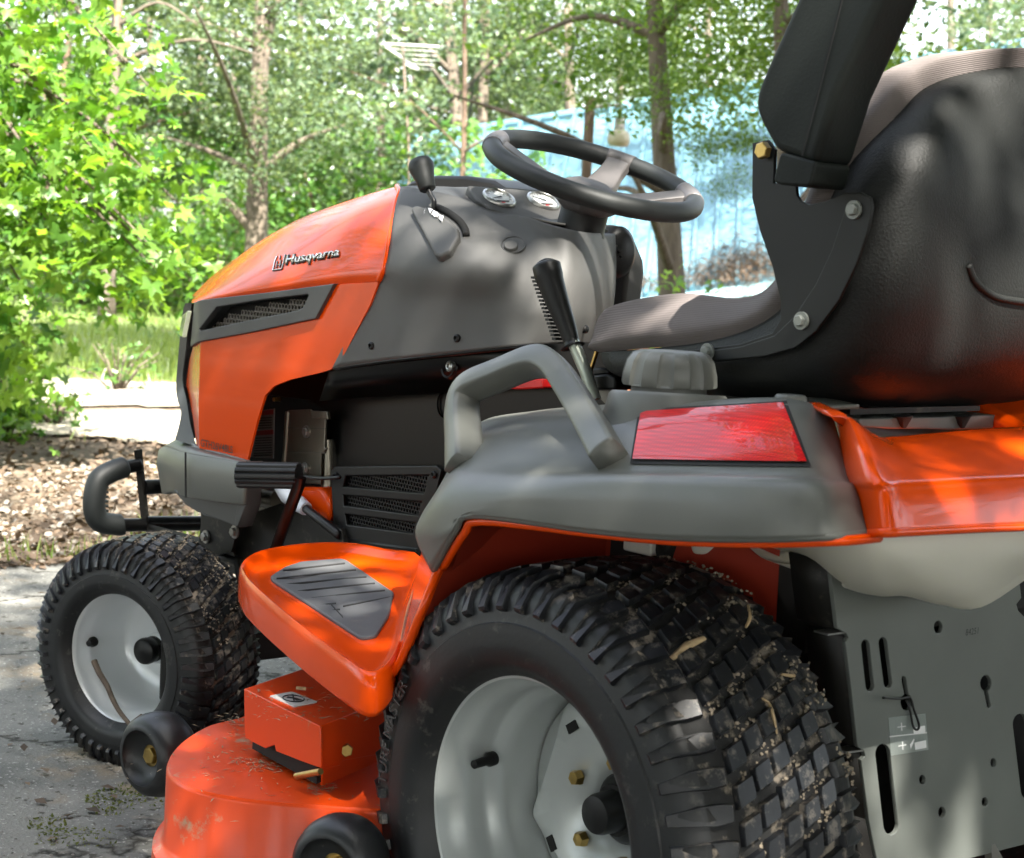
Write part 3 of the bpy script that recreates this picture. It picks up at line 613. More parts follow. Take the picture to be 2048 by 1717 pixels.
# ================================================================ the garden tractor
from mathutils.bvhtree import BVHTree
TR = empty('garden_tractor', (0, 0, 0), 'orange and grey ride-on garden tractor with black seat parked on the worn driveway', 'garden tractor')
def bvh_of(o):
    dg = bpy.context.evaluated_depsgraph_get(); me = o.evaluated_get(dg).data
    off = Vector((0, 0, 0)); p = o
    while p is not None: off += p.location; p = p.parent
    return BVHTree.FromPolygons([v.co + off for v in me.vertices], [tuple(q.vertices) for q in me.polygons])
def hit(bv, u, v, off=0.0):
    d = ray(u, v).normalized(); loc, n, i, dist = bv.ray_cast(CC, d)
    if loc is None: return None
    if n.dot(d) > 0: n = -n
    return loc + n * off
def lerp2(a, b, t): return (a[0] + (b[0] - a[0]) * t, a[1] + (b[1] - a[1]) * t)
def on_patch(bv, TLp, TRp, BRp, BLp, nu, nv, off):
    rows = []
    for i in range(nv + 1):
        a, b = lerp2(TLp, BLp, i / nv), lerp2(TRp, BRp, i / nv); r = []
        for j in range(nu + 1):
            q = hit(bv, *lerp2(a, b, j / nu), off); r.append(q)
        rows.append(r)
    for r in rows:                       # fill misses from neighbours
        for j in range(len(r)):
            if r[j] is None: r[j] = next((x for x in r[j:] + r[::-1] if x is not None), None)
    return rows
def text_mesh(body, size=1, ext=.0, bev=0, font_shear=0, bold=0):
    cu = bpy.data.curves.new('t', 'FONT'); cu.body = body; cu.size = size; cu.extrude = ext; cu.bevel_depth = bev; cu.shear = font_shear; cu.offset = bold
    cu.align_x = 'CENTER'; cu.align_y = 'CENTER'; cu.resolution_u = 3
    o = bpy.data.objects.new('t', cu); COL.objects.link(o); dg = bpy.context.evaluated_depsgraph_get()
    me = bpy.data.meshes.new_from_object(o.evaluated_get(dg)); bpy.data.objects.remove(o); me.materials.clear(); return me
def curve_plate(loops, ext, bev=0):
    """2D loops (first outer, others holes) -> mesh of a plate extruded +-ext, in XY"""
    cu = bpy.data.curves.new('c', 'CURVE'); cu.dimensions = '2D'; cu.fill_mode = 'BOTH'; cu.extrude = ext; cu.bevel_depth = bev; cu.bevel_resolution = 1
    for lp in loops:
        sp = cu.splines.new('POLY'); sp.points.add(len(lp) - 1); sp.use_cyclic_u = True
        for i, q in enumerate(lp): sp.points[i].co = (q[0], q[1], 0, 1)
    o = bpy.data.objects.new('c', cu); COL.objects.link(o); dg = bpy.context.evaluated_depsgraph_get()
    me = bpy.data.meshes.new_from_object(o.evaluated_get(dg)); bpy.data.objects.remove(o); return me
def map_mesh(me, f):
    for v in me.vertices: v.co = f(v.co)
    bm = bmesh.new(); bm.from_mesh(me); bmesh.ops.recalc_face_normals(bm, faces=bm.faces); bm.to_mesh(me); bm.free(); return me
def side_plate(name, loops, y, th, mat_, parent, bev=.001, smooth=30):
    """loops in pixels on plane y, thickness th towards -y"""
    L2 = [[((q := Y(u, v, y)).x, q.z) for (u, v) in lp] for lp in loops]
    me = curve_plate(L2, th / 2 - bev, bev); map_mesh(me, lambda c: Vector((c.x, y - th / 2 + c.z, c.y))); return link(name, me, mat_, parent, smooth)
def pgrid(rows, nu=6, nv=6):
    """catmull both ways over rows of 3d control points"""
    a = [cr(r, nu) for r in rows]; cols = [cr([a[i][j] for i in range(len(a))], nv) for j in range(len(a[0]))]
    return [[cols[j][i] for j in range(len(cols))] for i in range(len(cols[0]))]
def mir(p): return Vector((p.x, -p.y, p.z))
def screw(name, u, v, y, r, mat_, parent, n=(0, 1, 0), bv=None):
    c = Y(u, v, y) if bv is None else hit(bv, u, v, 0); b = MB()
    b.lathe([(0, -.004), (r, -.004), (r, .0), (r * .95, .002), (r * .6, .0038), (r * .45, .0035), (r * .4, .001), (0, .001)], c, n, 20)
    return b.obj(name, mat_, parent, 40)
def hexbolt(name, c, n, r, h, mat_, parent, washer=True):
    b = MB(); n = Vector(n).normalized()
    if washer: b.lathe([(0, -.001), (r * 1.5, -.001), (r * 1.5, .002), (0, .002)], c, n, 20)
    b.lathe([(0, 0), (r, 0), (r, h), (r * .85, h * 1.15), (0, h * 1.15)], c, n, 6)
    return b.obj(name, mat_, parent, 30)

# ---------------------------------------------------------------- wheels
def tyre(parent, Rc, Rbead, hw, nl, lugh, seed, matt, mats, zs):
    """tyre in local coords, axle along +Y (outer side +Y)"""
    prof0 = [(0, .0), (.5, -.002), (.85, -.008), (1.0, -.016), (1.12, -.028), (1.22, -.045)]     # (a, dr) tread half
    yy = {0: 0, .5: .5 * hw, .85: .83 * hw, 1.0: .93 * hw, 1.12: .985 * hw, 1.22: 1.0 * hw}
    pts = [(Rc + dr, yy[a]) for a, dr in prof0]
    def S(a):
        s = 1 if a >= 0 else -1; a = abs(a); ks = [p[0] for p in prof0]
        a = min(a, ks[-1])
        for i in range(len(ks) - 1):
            if a <= ks[i + 1]:
                t = (a - ks[i]) / (ks[i + 1] - ks[i]); p, q = pts[i], pts[i + 1]; break
        r = p[0] + (q[0] - p[0]) * t; y = p[1] + (q[1] - p[1]) * t
        nx, ny = (q[1] - p[1]), -(q[0] - p[0]); l = sqrt(nx * nx + ny * ny)
        return r, s * y, nx / l, s * ny / l
    w1 = Rc - .045 - Rbead
    side = [(Rc - .045 - w1 * .12, 1.012 * hw), (Rc - .045 - w1 * .14, 1.03 * hw), (Rc - .045 - w1 * .18, 1.03 * hw), (Rc - .045 - w1 * .45, 1.05 * hw), (Rbead + w1 * .28, 1.03 * hw), (Rbead + w1 * .12, .97 * hw), (Rbead + w1 * .08, .93 * hw), (Rbead, .90 * hw), (Rbead - .004, .80 * hw)]
    full = side[::-1] + [(r, y) for r, y in pts[::-1]]
    prof = full + [(r, -y) for r, y in full[::-1]][1:]
    b = MB()
    for i in range(len(prof) - 1): b.lathe(prof[i:i + 2], (0, 0, 0), (0, 1, 0), 120, mi=2 if abs(prof[i][1]) < .86 * hw and abs(prof[i + 1][1]) < .86 * hw and prof[i][0] > Rc - .02 else 0)
    P = 2 * pi / nl; rd = random.Random(seed)
    def lug(poly, h, mi=1):
        top, bot, mid = [], [], []
        n = len(poly); ca = sum(p[0] for p in poly) / n; ct = sum(p[1] for p in poly) / n
        for (a, t) in poly:
            for lst, hh, k in ((bot, -.002, 1.03), (mid, h * .75, .97), (top, h, .90)):
                a_, t_ = ca + (a - ca) * k, ct + (t - ct) * k; r, y, nr, ny = S(a_); r += nr * hh; y += ny * hh
                lst.append(Vector((r * cos(t_), y, r * sin(t_))))
        fs = [tuple(range(2 * n, 3 * n))]
        for i in range(n):
            j = (i + 1) % n; fs += [(i, j, n + j, n + i), (n + i, n + j, 2 * n + j, 2 * n + i)]
        b.add(bot + mid + top, fs, mi)
    for k in range(nl):
        t0 = k * P
        for s in (1, -1):
            o = t0 + (0 if s > 0 else P * .5)
            # shoulder lug: long wavy bar wrapping down the shoulder
            w = P * .60
            poly = [(s * .60, o + P * .10), (s * .72, o + P * .02), (s * .92, o - P * .02), (s * 1.20, o + P * .06), (s * 1.20, o + P * .06 + w * .62), (s * .98, o + w * .86), (s * .80, o + w * 1.02), (s * .62, o + w * .98)]
            lug(poly, lugh)
        for ci in range(5):
            ac = -.46 + .23 * ci; o3 = t0 + P * (.36 * ci + .1); sk = P * .10
            lug([(ac - .098, o3 - sk), (ac + .085, o3 + sk), (ac + .098, o3 + sk + P * .16), (ac + .098, o3 + sk + P * .66), (ac - .085, o3 - sk + P * .66), (ac - .098, o3 - sk + P * .5)], lugh)
    me = b.mesh('tyre', .00005); o = link('tyre', me, [matt, mats, M['mudgroove']], parent, 40, keep=True); return o
def sidewall_text(parent, body, R, y, size, th0, mat_, sgn=-1):
    me = text_mesh(body, size, .0006, .0002, bold=.0)
    w = size * .0
    def f(c):
        th = th0 + sgn * c.x / R; r = R + c.y; return Vector((r * cos(th), y + c.z, r * sin(th)))
    map_mesh(me, f); return link('sidewall_lettering', me, mat_, parent, None, keep=True)
def wheel(name, loc, rot, big, label=None):
    wp = empty(name, loc); wp.parent = TR; wp.rotation_euler = rot
    if label: wp['label'] = label
    # local: +Y outward, theta measured from +X (forward) to +Z (up)
    if big:
        hw = .127; ty = tyre(wp, .2825, .170, hw, 50, .0080, 3, M['rubber'], M['tread'], 0)
        lip = [(.1745, .100), (.1745, .106), (.170, .110), (.1655, .108), (.163, .098), (.1600, .088), (.155, .080), (.1515, .066), (.1515, .052), (.149, .044), (.142, .036), (.139, .020), (.139, -.02), (.137, -.04), (.150, -.06), (.158, -.08), (.168, -.10), (.1745, -.105)]
        rm = MB(); rm.lathe(lip, (0, 0, 0), (0, 1, 0), 96)
        # centre disc: welded dished plate with flats
        disc = [(.139, -.045), (.136, -.022), (.126, -.008), (.118, -.003), (.090, -.006), (.062, -.016), (.046, -.030), (.040, -.040), (0, -.042)]
        N = 96; vs, rows = [], []
        for r, h in disc:
            row = []
            for k in range(N):
                t = 2 * pi * k / N; rr = r
                if .115 < r < .130: m = ((t + .3) % (2 * pi / 5)) - pi / 5; rr = r * (.86 / max(.80, cos(m)))
                row.append(Vector((rr * cos(t), h, rr * sin(t))))
            rows.append(row)
        rm.grid(rows, closeu=True); rim = rm.obj('rim', M['rim'], None, 45); rim.parent = wp; rim.location = (0, 0, 0)
        rim.data.materials[0] = M['rim']
        def sub(b, nm, mt, sm=40):
            o = b.obj(nm, mt, None, sm); o.parent = wp; o.location = (0, 0, 0); return o
        for k, a in enumerate((55, 145, 235, 324)):
            t = radians(a); b = MB(); c = Vector((.104 * cos(t), -.0042, .104 * sin(t))); R3 = Matrix(((cos(t), 0, -sin(t)), (0, 1, 0), (sin(t), 0, cos(t))))
            b.box(c, (.011, .004, .018), R3); sub(b, 'slot', M['void'], None)
        for a in (97, 169, 241, 313, 25):
            t = radians(a); b = MB(); b.lathe([(0, -.016), (.0095, -.014), (.0095, -.009), (.008, -.004), (0, -.003)], (.060 * cos(t), 0, .060 * sin(t)), (0, 1, 0), 6); sub(b, 'lug_bolt', M['gold'])
        b = MB(); b.lathe([(0, -.045), (.041, -.045), (.041, -.034), (.036, -.028), (.030, -.024), (.0245, -.020), (.0235, .004), (.0215, .010), (.012, .0125), (0, .013)], (0, 0, 0), (0, 1, 0), 32); sub(b, 'hub_cap', M['blackplastic'])
        t = radians(14); c = Vector((.143 * cos(t), .046, .143 * sin(t))); b = MB(); d = Vector((-.15 * cos(t), 1, -.15 * sin(t))).normalized()
        b.lathe([(0, 0), (.0085, 0), (.0085, .009), (.0055, .014), (.0052, .034), (0, .035)], c, d, 16); sub(b, 'valve_stem', M['blackplastic'])
    else:
        hw = .083; ty = tyre(wp, .196, .114, hw, 48, .0062, 5, M['rubber'], M['tread'], 0)
        lip = [(.1165, .060), (.1175, .066), (.1145, .070), (.110, .067), (.1075, .058), (.106, .048), (.101, .040), (.098, .030), (.0965, .012), (.094, -.02), (.090, -.034), (.082, -.042), (.055, -.046), (.034, -.046), (.030, -.040), (.026, -.036), (0, -.036)]
        rm = MB(); rm.lathe(lip, (0, 0, 0), (0, 1, 0), 96); rm.lathe([(.0975, -.01), (.104, -.03), (.108, -.055), (.1165, -.066)], (0, 0, 0), (0, 1, 0), 96)
        rim = rm.obj('rim', M['rimf'], None, 45); rim.parent = wp; rim.location = (0, 0, 0)
        def sub(b, nm, mt, sm=40):
            o = b.obj(nm, mt, None, sm); o.parent = wp; o.location = (0, 0, 0); return o
        b = MB(); b.lathe([(0, -.036), (.027, -.036), (.027, -.022), (.022, -.018), (0, -.018)], (0, 0, 0), (0, 1, 0), 32); sub(b, 'hub', M['rimf'])
        b = MB(); b.lathe([(0, -.018), (.0225, -.018), (.0225, -.013), (.0215, -.012), (.0215, -.008), (.0225, -.007), (.0235, .004), (.022, .010), (.016, .014), (0, .0145)], (0, 0, 0), (0, 1, 0), 32); sub(b, 'hub_cap', M['blackplastic'])
        t = radians(4); c = Vector((.096 * cos(t), .030, .096 * sin(t))); b = MB(); b.lathe([(0, 0), (.009, 0), (.009, .007), (.006, .011), (.0055, .016), (0, .017)], c, (-.2 * cos(t), 1, -.2 * sin(t)), 16); sub(b, 'valve_stem', M['blackplastic'])
    return wp
YC = .53 - .110          # rear wheel centre plane (rim lip at y = .53)
rw = wheel('rear_wheel', (0, YC, .28), (0, 0, 0), True)
FWN = Vector((-0.33586307, 0.94191082, -0.02517583)); FC = Vector((1.20165558, 0.41844839, 0.197))
zr = atan2(-FWN.x, FWN.y)
fw = wheel('front_wheel', tuple(FC - FWN * .070), (-.0252, 0, zr), False)
M['ridge'] = mat('sidewall_letter_rubber', (.03, .03, .031), .5)
sidewall_text(rw, 'TURF MASTER', .238, 1.045 * .127 + .0004, .022, radians(14), M['ridge'], 1)
def copy_wheel(src, loc, rot):
    r = src.copy(); COL.objects.link(r); r.parent = TR; r.location = loc; r.rotation_euler = rot
    for ch in list(src.children): c = ch.copy(); COL.objects.link(c); c.parent = r
copy_wheel(rw, (0, -YC, .28), (0, 0, pi)); copy_wheel(fw, (1.20 - .02, -(FC - FWN * .07).y, .197), (0, 0, pi + zr))

# ---------------------------------------------------------------- hood
def pl(pts, y): return [Y(u, v, y) for u, v in pts]
def zinterp(P):
    P = sorted(P, key=lambda p: p.x)
    def f(x):
        if x <= P[0].x: return P[0].z
        for a, b in zip(P, P[1:]):
            if x <= b.x: return a.z + (b.z - a.z) * (x - a.x) / (b.x - a.x)
        return P[-1].z
    return f
seam = [Y(383, 606, .235), Y(430, 599, .248)] + pl([(560, 583), (670, 571), (757, 563)], .25)
# rows: seam, low side, mid, shoulder, crest(silhouette), centre ; each as a smooth pixel polyline at its own y
hrows = [seam,
         [Y(384, 603, .230), Y(430, 592, .248), Y(560, 566, .252), Y(672, 545, .252), Y(769, 535, .25)],
         [Y(386, 599, .222), Y(436, 578, .236), Y(562, 530, .238), Y(685, 490, .238), Y(778, 480, .236)],
         [Y(388, 597, .205), Y(445, 560, .212), Y(572, 492, .212), Y(697, 436, .212), Y(788, 425, .206)],
         [Y(391, 593, .175), Y(452, 541, .178), Y(584, 455, .176), Y(712, 407, .174), Y(798, 386, .170)],
         [Y(392, 592, .12), Y(452, 535, .12), Y(590, 446, .12), Y(713, 398, .12), Y(803, 375, .12)]]
hrows.append([Vector((p.x + .01, 0, p.z + (.006 if k < 4 else -.035))) for k, p in enumerate(hrows[-1])])
hg = pgrid([r for r in hrows], 8, 5)
full = hg + [[mir(p) for p in r] for r in hg[-2::-1]]
b = MB(); b.grid(full)
hood = b.obj('hood', M['orange'], TR, 60)
for q in (hood,): pass
# hood rear rolled lip
b = MB(); edge = [r[-1] for r in full if abs(r[-1].y) > .125 and r[-1].y > 0]; b.tube(edge, .0045, 8); b.obj('hood_rear_edge', M['orange'], TR, 180)
hbv = bvh_of(hood)
def inpoly(P):
    def f(x, z):
        c = False
        for i in range(len(P)):
            x1, z1 = P[i - 1]; x2, z2 = P[i]
            if (z1 > z) != (z2 > z) and x < (x2 - x1) * (z - z1) / (z2 - z1) + x1: c = not c
        return c
    return f
# side panel (bent towards the nose)
def ysurf(x, z=.7): return .252 - .40 * max(0, x - 1.255) - .4 * max(0, .66 - z) ** 2
def YS(u, v, o=0):
    y = .252
    for _ in range(8): q = Y(u, v, y); y = .5 * y + .5 * (ysurf(q.x, q.z) + o)
    return Y(u, v, y)
def bent(poly, th, mat_, name, bendx=1.19, k=1.4):
    from mathutils.geometry import delaunay_2d_cdt
    B2 = []
    for i in range(len(poly)):
        p, q = poly[i], poly[(i + 1) % len(poly)]; n = max(1, int((q - p).length / .012))
        for k in range(n): c = p.lerp(q, k / n); B2.append(Vector((c.x, c.z)))
    nb = len(B2); ip = inpoly([(p.x, p.y) for p in B2]); pts = list(B2); x = min(p.x for p in B2)
    while x < max(p.x for p in B2):
        z = min(p.y for p in B2)
        while z < max(p.y for p in B2):
            if ip(x, z) and min((Vector((x, z)) - p).length for p in B2) > .008: pts.append(Vector((x, z)))
            z += .013
        x += .013
    vo, eo, fo = delaunay_2d_cdt(pts, [(i, (i + 1) % nb) for i in range(nb)], [list(range(nb))], 1, 1e-6)[:3]
    me = bpy.data.meshes.new(name); me.from_pydata([(p.x, ysurf(p.x, p.y), p.y) for p in vo], [], fo)
    bm = bmesh.new(); bm.from_mesh(me); r = bmesh.ops.extrude_edge_only(bm, edges=[e for e in bm.edges if e.is_boundary])
    for v in r['geom']:
        if isinstance(v, bmesh.types.BMVert): v.co.y -= th
    bmesh.ops.recalc_face_normals(bm, faces=bm.faces); bm.to_mesh(me); bm.free()
    return link(name, me, mat_, TR, 10)
pp = [(383, 692), (500, 666), (632, 638), (670, 570), (757, 564), (740, 610), (689, 708), (663, 739), (640, 746), (580, 760), (548, 772), (530, 792), (518, 830), (495, 922), (440, 906), (391, 892), (383, 840), (372, 790), (365, 770), (372, 725)]
sp = [YS(u, v) for u, v in pp]
rr_ = [0] * len(sp); rr_[7] = .008; rr_[2] = .012; rr_[10] = .01
side_l = bent(rnd(sp, rr_), .004, M['orange'], 'side_panel')
side_r = side_l.copy(); side_r.data = side_l.data.copy(); COL.objects.link(side_r)
for v in side_r.data.vertices: v.co.y *= -1
sbv = bvh_of(side_l)
# vent bezel with recess and mesh
outer = [(388, 607), (540, 587), (668, 570), (633, 636), (500, 664), (380, 692)]
inner = [(435, 613), (520, 599), (618, 587), (621, 592), (608, 618), (598, 623), (500, 643), (402, 664), (400, 658)]
inner = [(u, v) for u, v in inner]
def bezel():
    L2 = [[((q := YS(u, v, .004)).x, q.z) for u, v in lp] for lp in (outer, inner)]
    me = curve_plate(L2, .005, .0015)
    def f(c):
        y = ysurf(c.x) + c.z; return Vector((c.x, y, c.y))
    # subdivide long faces so the bend shows
    bm = bmesh.new(); bm.from_mesh(me)
    for i in range(1, 14): bmesh.ops.bisect_plane(bm, geom=bm.verts[:] + bm.edges[:] + bm.faces[:], plane_co=(.85 + .04 * i, 0, 0), plane_no=(1, 0, 0))
    bm.to_mesh(me); bm.free(); map_mesh(me, f); return link('vent_bezel', me, M['greytrim'], TR, 35)
bz = bezel(); bz2 = bz.copy(); bz2.data = bz.data.copy(); COL.objects.link(bz2)
for v in bz2.data.vertices: v.co.y *= -1
b = MB(); rim_in = [YS(u, v, -.002) for u, v in inner]; deep = [p + Vector((0, -.035, 0)) for p in rim_in]
b.grid([rim_in, deep], closeu=True); b.obj('vent_recess', M['greytrim'], TR, None)
def hexmesh(name, x0, x1, z0, z1, y, s, wd, mat_, inside, parent, yf=None, dep=.003):
    """perforated sheet: hex rings of pitch s, wall wd"""
    vs, fs = [], []; R = s / sqrt(3); j = 0; z = z0
    while z < z1:
        x = x0 + (s / 2 if j % 2 else 0)
        while x < x1:
            if inside(x, z):
                b0 = len(vs); yy = yf(x) if yf else y
                for r, yo in ((R * 1.0, 0), (R - wd, 0), (R - wd, -dep)):
                    for k in range(6): a = pi / 6 + k * pi / 3; vs.append((x + r * cos(a), yy + yo, z + r * sin(a)))
                for k in range(6):
                    k2 = (k + 1) % 6; fs += [(b0 + k, b0 + k2, b0 + 6 + k2, b0 + 6 + k), (b0 + 6 + k, b0 + 6 + k2, b0 + 12 + k2, b0 + 12 + k)]
            x += s
        z += s * sqrt(3) / 2; j += 1
    me = bpy.data.meshes.new(name); me.from_pydata(vs, [], fs); o = link(name, me, mat_, parent, None); o['kind'] = 'stuff'; return o
VM = [((q := Y(u, v, .238)).x, q.z) for u, v in [(455, 632), (530, 612), (618, 596), (612, 622), (500, 650), (415, 668)]]
hexmesh('vent_mesh', .80, 1.25, .68, .86, .232, .0098, .0021, M['ventmesh'], inpoly(VM), TR, yf=lambda x: ysurf(x) - .014)
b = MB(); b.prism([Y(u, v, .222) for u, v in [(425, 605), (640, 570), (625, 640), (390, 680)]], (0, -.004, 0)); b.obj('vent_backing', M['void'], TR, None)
# nose: grey grille frame wrapping the front, headlight
NZ = [(383, 606, .232), (377, 640, .228), (370, 700, .226), (364, 760, .226), (372, 800, .226), (380, 850, .228), (392, 893, .232)]
NF = [(381, 608, .228), (371, 625, .215), (362, 690, .208), (355, 770, .205), (355, 800, .205), (362, 830, .208), (350, 880, .215)]
r0 = [YS(u + 1, v, -.001) for u, v, y in NZ]; r1 = [Y(*p) for p in NF]; r2 = [Vector((p.x + .03, .08, p.z)) for p in r1]; r3 = [Vector((p.x + .035, 0, p.z)) for p in r1]
r1 = [Vector((max(p.x, a.x + .03), a.y - .003, p.z)) for p, a in zip([Y(u, v, r0[k].y - .003) for k, (u, v, y) in enumerate(NF)], r0)]; r2 = [Vector((p.x + .03, .10, p.z)) for p in r1]; r3 = [Vector((p.x + .035, 0, p.z)) for p in r1]
b = MB(); b.grid([cr(r0, 4), cr(r1, 4)]); b.obj('grille_cheek', M['greytrim'], TR, 60)
g_ = pgrid([r1, r2, r3], 4, 4); b = MB(); b.grid(g_ + [[mir(p) for p in r] for r in g_[-2::-1]]); b.obj('front_grille', M['greytrim'], TR, 60)
b = MB(); q = [Y(384, 622, .232), Y(374, 630, .21), Y(366, 672, .205), Y(373, 676, .226)]; q = [p + Vector((.006, .006, 0)) for p in q]; b.prism(q, (-.01, -.004, 0)); b.obj('headlight', M['lens'], TR, None, bevel=.002)
# lower collar of the nose
b = MB(); lo = [Y(350, 880, .17), Y(362, 868, .2), Y(392, 893, .24), Y(440, 906, .25), Y(495, 922, .25)]; lo2 = [p + Vector((0, -.002, -.03)) for p in lo]
b.grid([cr(lo, 4), cr(lo2, 4)]); b.obj('nose_collar', M['grey'], TR, 60, solid=.006)

# decals on the hood
def decal_text(body, bv, p0, p1, h, mat_, name, off=.0006, ext=.0003, shear=0, bold=0, bev=0, size_w=None):
    """text laid on a surface between pixels p0 (left middle) and p1 (right middle)"""
    me = text_mesh(body, 1, ext / .03 if 0 else .0, 0, shear, bold); xs = [v.co.x for v in me.vertices]; ys = [v.co.y for v in me.vertices]; x0, x1 = min(xs), max(xs); y0, y1 = min(ys), max(ys)
    du, dv = p1[0] - p0[0], p1[1] - p0[1]
    bm = bmesh.new(); bm.from_mesh(me)
    if ext:
        r = bmesh.ops.extrude_face_region(bm, geom=bm.faces[:]); top = [e for e in r['geom'] if isinstance(e, bmesh.types.BMVert)]; tops = set(v.index for v in top)
        bm.verts.index_update(); tops = set(v.index for v in top)
    else: tops = set()
    bm.verts.index_update()
    for v in bm.verts:
        t = (v.co.x - x0) / (x1 - x0); s = (v.co.y - (y0 + y1) / 2) / (y1 - y0)
        q = hit(bv, p0[0] + du * t, p0[1] + dv * t - s * h, off + (ext if v.index in tops else 0)); v.co = q if q else Vector((0, 0, -5))
    bmesh.ops.recalc_face_normals(bm, faces=bm.faces); bm.to_mesh(me); bm.free(); return link(name, me, mat_, TR, None)
decal_text('Husqvarna', hbv, (572, 525), (680, 508), 26, M['ink'], 'badge_backing', .0006, .0012, .25, .035)
decal_text('Husqvarna', hbv, (572, 524), (680, 507), 22, M['chrome'], 'badge_lettering', .0012, .0018, .25, .006)
def logo():
    # crown mark: square bracket frame with stem and tips
    for nm, mt, o_, wd in (('badge_mark_backing', M['ink'], .0008, 3.4), ('badge_mark', M['chrome'], .002, 1.9)):
        b = MB()
        segs = [((551, 524), (547, 542)), ((547, 542), (565, 539)), ((565, 539), (570, 520)), ((551, 524), (555, 514)), ((570, 520), (572, 511)), ((558, 531), (564, 530)), ((556, 524), (554, 536)), ((563, 522), (561, 535)), ((562, 513), (561, 519))]
        for a, c in segs:
            pa, pc = hit(hbv, *a, o_), hit(hbv, *c, o_)
            if pa and pc: b.tube([pa, pc], wd * .00045, 6)
        b.obj(nm, mt, TR, 60)
logo()
decal_text('GTH26V48LS', sbv, (405, 885), (469, 900), 15, M['ink'], 'model_lettering', .0036, .0, 0, .012)
# warning decal and cavity behind the opening
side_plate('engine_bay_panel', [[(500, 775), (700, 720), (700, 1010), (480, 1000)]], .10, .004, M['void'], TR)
side_plate('warning_decal', [[(516, 822), (548, 818), (546, 917), (500, 914)]], .16, .002, M['stickergrey'], TR, .0004)
for i, v in enumerate(range(836, 912, 5)):
    if 858 < v < 874: continue
    side_plate('decal_line', [[(518 - (v - 820) * .12, v), (543, v - 1.5), (543, v + .5), (518 - (v - 820) * .12, v + 2)]], .1615, .001, M['ink'], TR, .0002)
for (a, c) in ((821, 830), (861, 870)): side_plate('decal_bar', [[(514 - (a - 820) * .15, a + 2), (546, a - 1), (546, c - 1), (512 - (a - 820) * .15, c + 2)]], .162, .001, M['darkred'], TR, .0002)
# heat shield
hs = side_plate('heat_shield', [[(576, 822), (620, 820), (622, 836), (650, 838), (648, 896), (652, 898), (642, 908), (640, 968), (566, 962), (570, 905), (574, 903), (572, 858), (575, 856)]], .17, .004, M['exhaust'], TR, .001)
b = MB(); b.tube([Y(577, 824, .168), Y(572, 905, .168), Y(566, 960, .168)], .006, 10); b.obj('shield_edge', M['exhaust'], TR, 60)
b = MB(); b.tube([Y(655, 880, .15), Y(660, 1000, .15)], .014, 14); b.obj('exhaust_pipe', M['exhaust'], TR, 60)
b = MB(); b.tube([Y(495, 985, .15), Y(560, 1000, .15)], .020, 16); b.obj('muffler', M['exhaust'], TR, 60)
side_plate('shield_lip', [[(622, 823), (653, 825), (655, 838), (624, 835)]], .176, .006, M['exhaust'], TR, .001)
for (u, v) in ((613, 864), (611, 937)): hexbolt('shield_bolt', Y(u, v, .171), (0, 1, 0), .007, .005, M['steel'], TR)
for v in (856, 904): side_plate('shield_seam', [[(574, v - 1), (650, v + 1), (650, v + 2.5), (574, v + .5)]], .1712, .001, M['engine'], TR, .0002)
hexbolt('brass_fitting', Y(560, 799, .15), (0, 1, 0), .004, .012, M['gold'], TR, False)
# orange oil drain box, white connector, cable
b = MB(); pg = rnd([Y(u, v, .19) for u, v in [(566, 990), (590, 974), (640, 975), (658, 1000), (656, 1052), (600, 1062), (580, 1064), (563, 1030)]], .012); b.prism(pg, (0, -.06, 0)); b.obj('engine_cover', M['orange'], TR, 40, bevel=.006, seg=3)
b = MB(); b.tube([Y(556, 976, .21), Y(575, 992, .21), Y(585, 999, .21), Y(598, 1008, .21), Y(612, 1018, .21)], [.007, .014, .0125, .014, .0115], 14); b.obj('white_connector', M['white'], TR, 60)
b = MB(); b.tube(cr([Y(612, 1018, .21), Y(640, 1040, .21), Y(680, 1072, .2)], 5), .0075, 10); b.tube(cr([Y(600, 952, .215), Y(640, 957, .215), Y(680, 955, .215)], 5), .003, 8); b.obj('cable', M['cable'], TR, 180)

# ---------------------------------------------------------------- dash
cols = [[(803, 376, .16), (790, 428, .212), (777, 522, .246), (758, 563, .246), (712, 650, .248), (667, 737, .25)],
        [(845, 382, .16), (838, 440, .207), (835, 526, .243), (812, 600, .24), (785, 665, .243), (762, 722, .245)],
        [(920, 399, .15), (910, 455, .195), (905, 530, .230), (892, 600, .228), (870, 660, .231), (852, 712, .235)],
        [(986, 426, .14), (980, 470, .165), (975, 534, .205), (965, 605, .205), (955, 660, .21), (945, 702, .215)],
        [(1036, 432, .125), (1043, 480, .14), (1048, 540, .16), (1040, 610, .175), (1032, 655, .182), (1025, 694, .19)],
        [(1062, 438, .12), (1088, 485, .125), (1098, 545, .14), (1090, 615, .15), (1083, 650, .155), (1076, 690, .16)],
        [(1150, 464, .085), (1160, 505, .085), (1165, 560, .085), (1160, 620, .085), (1150, 655, .09), (1140, 685, .095)],
        [(1227, 468, -.085), (1229, 520, -.085), (1227, 580, -.08), (1222, 620, -.075), (1214, 655, -.07), (1195, 690, -.05)]]
C3 = [[Y(*p) for p in c] for c in cols]
dg_ = pgrid(C3, 5, 5); b = MB(); b.grid(dg_); dash = b.obj('dash_panel', M['greydash'], TR, 50, solid=.006, offset=0)
dbv = bvh_of(dash)
# lower seam shadow gap and far side
b = MB(); far = [[Vector((p.x + .22 * k, p.y - .06 * k, p.z)) for p in C3[-1]] for k in (0, 1, 2)]; fg = pgrid(far, 4, 4); b.grid(fg); b.obj('dash_far_panel', M['greydash'], TR, 50)
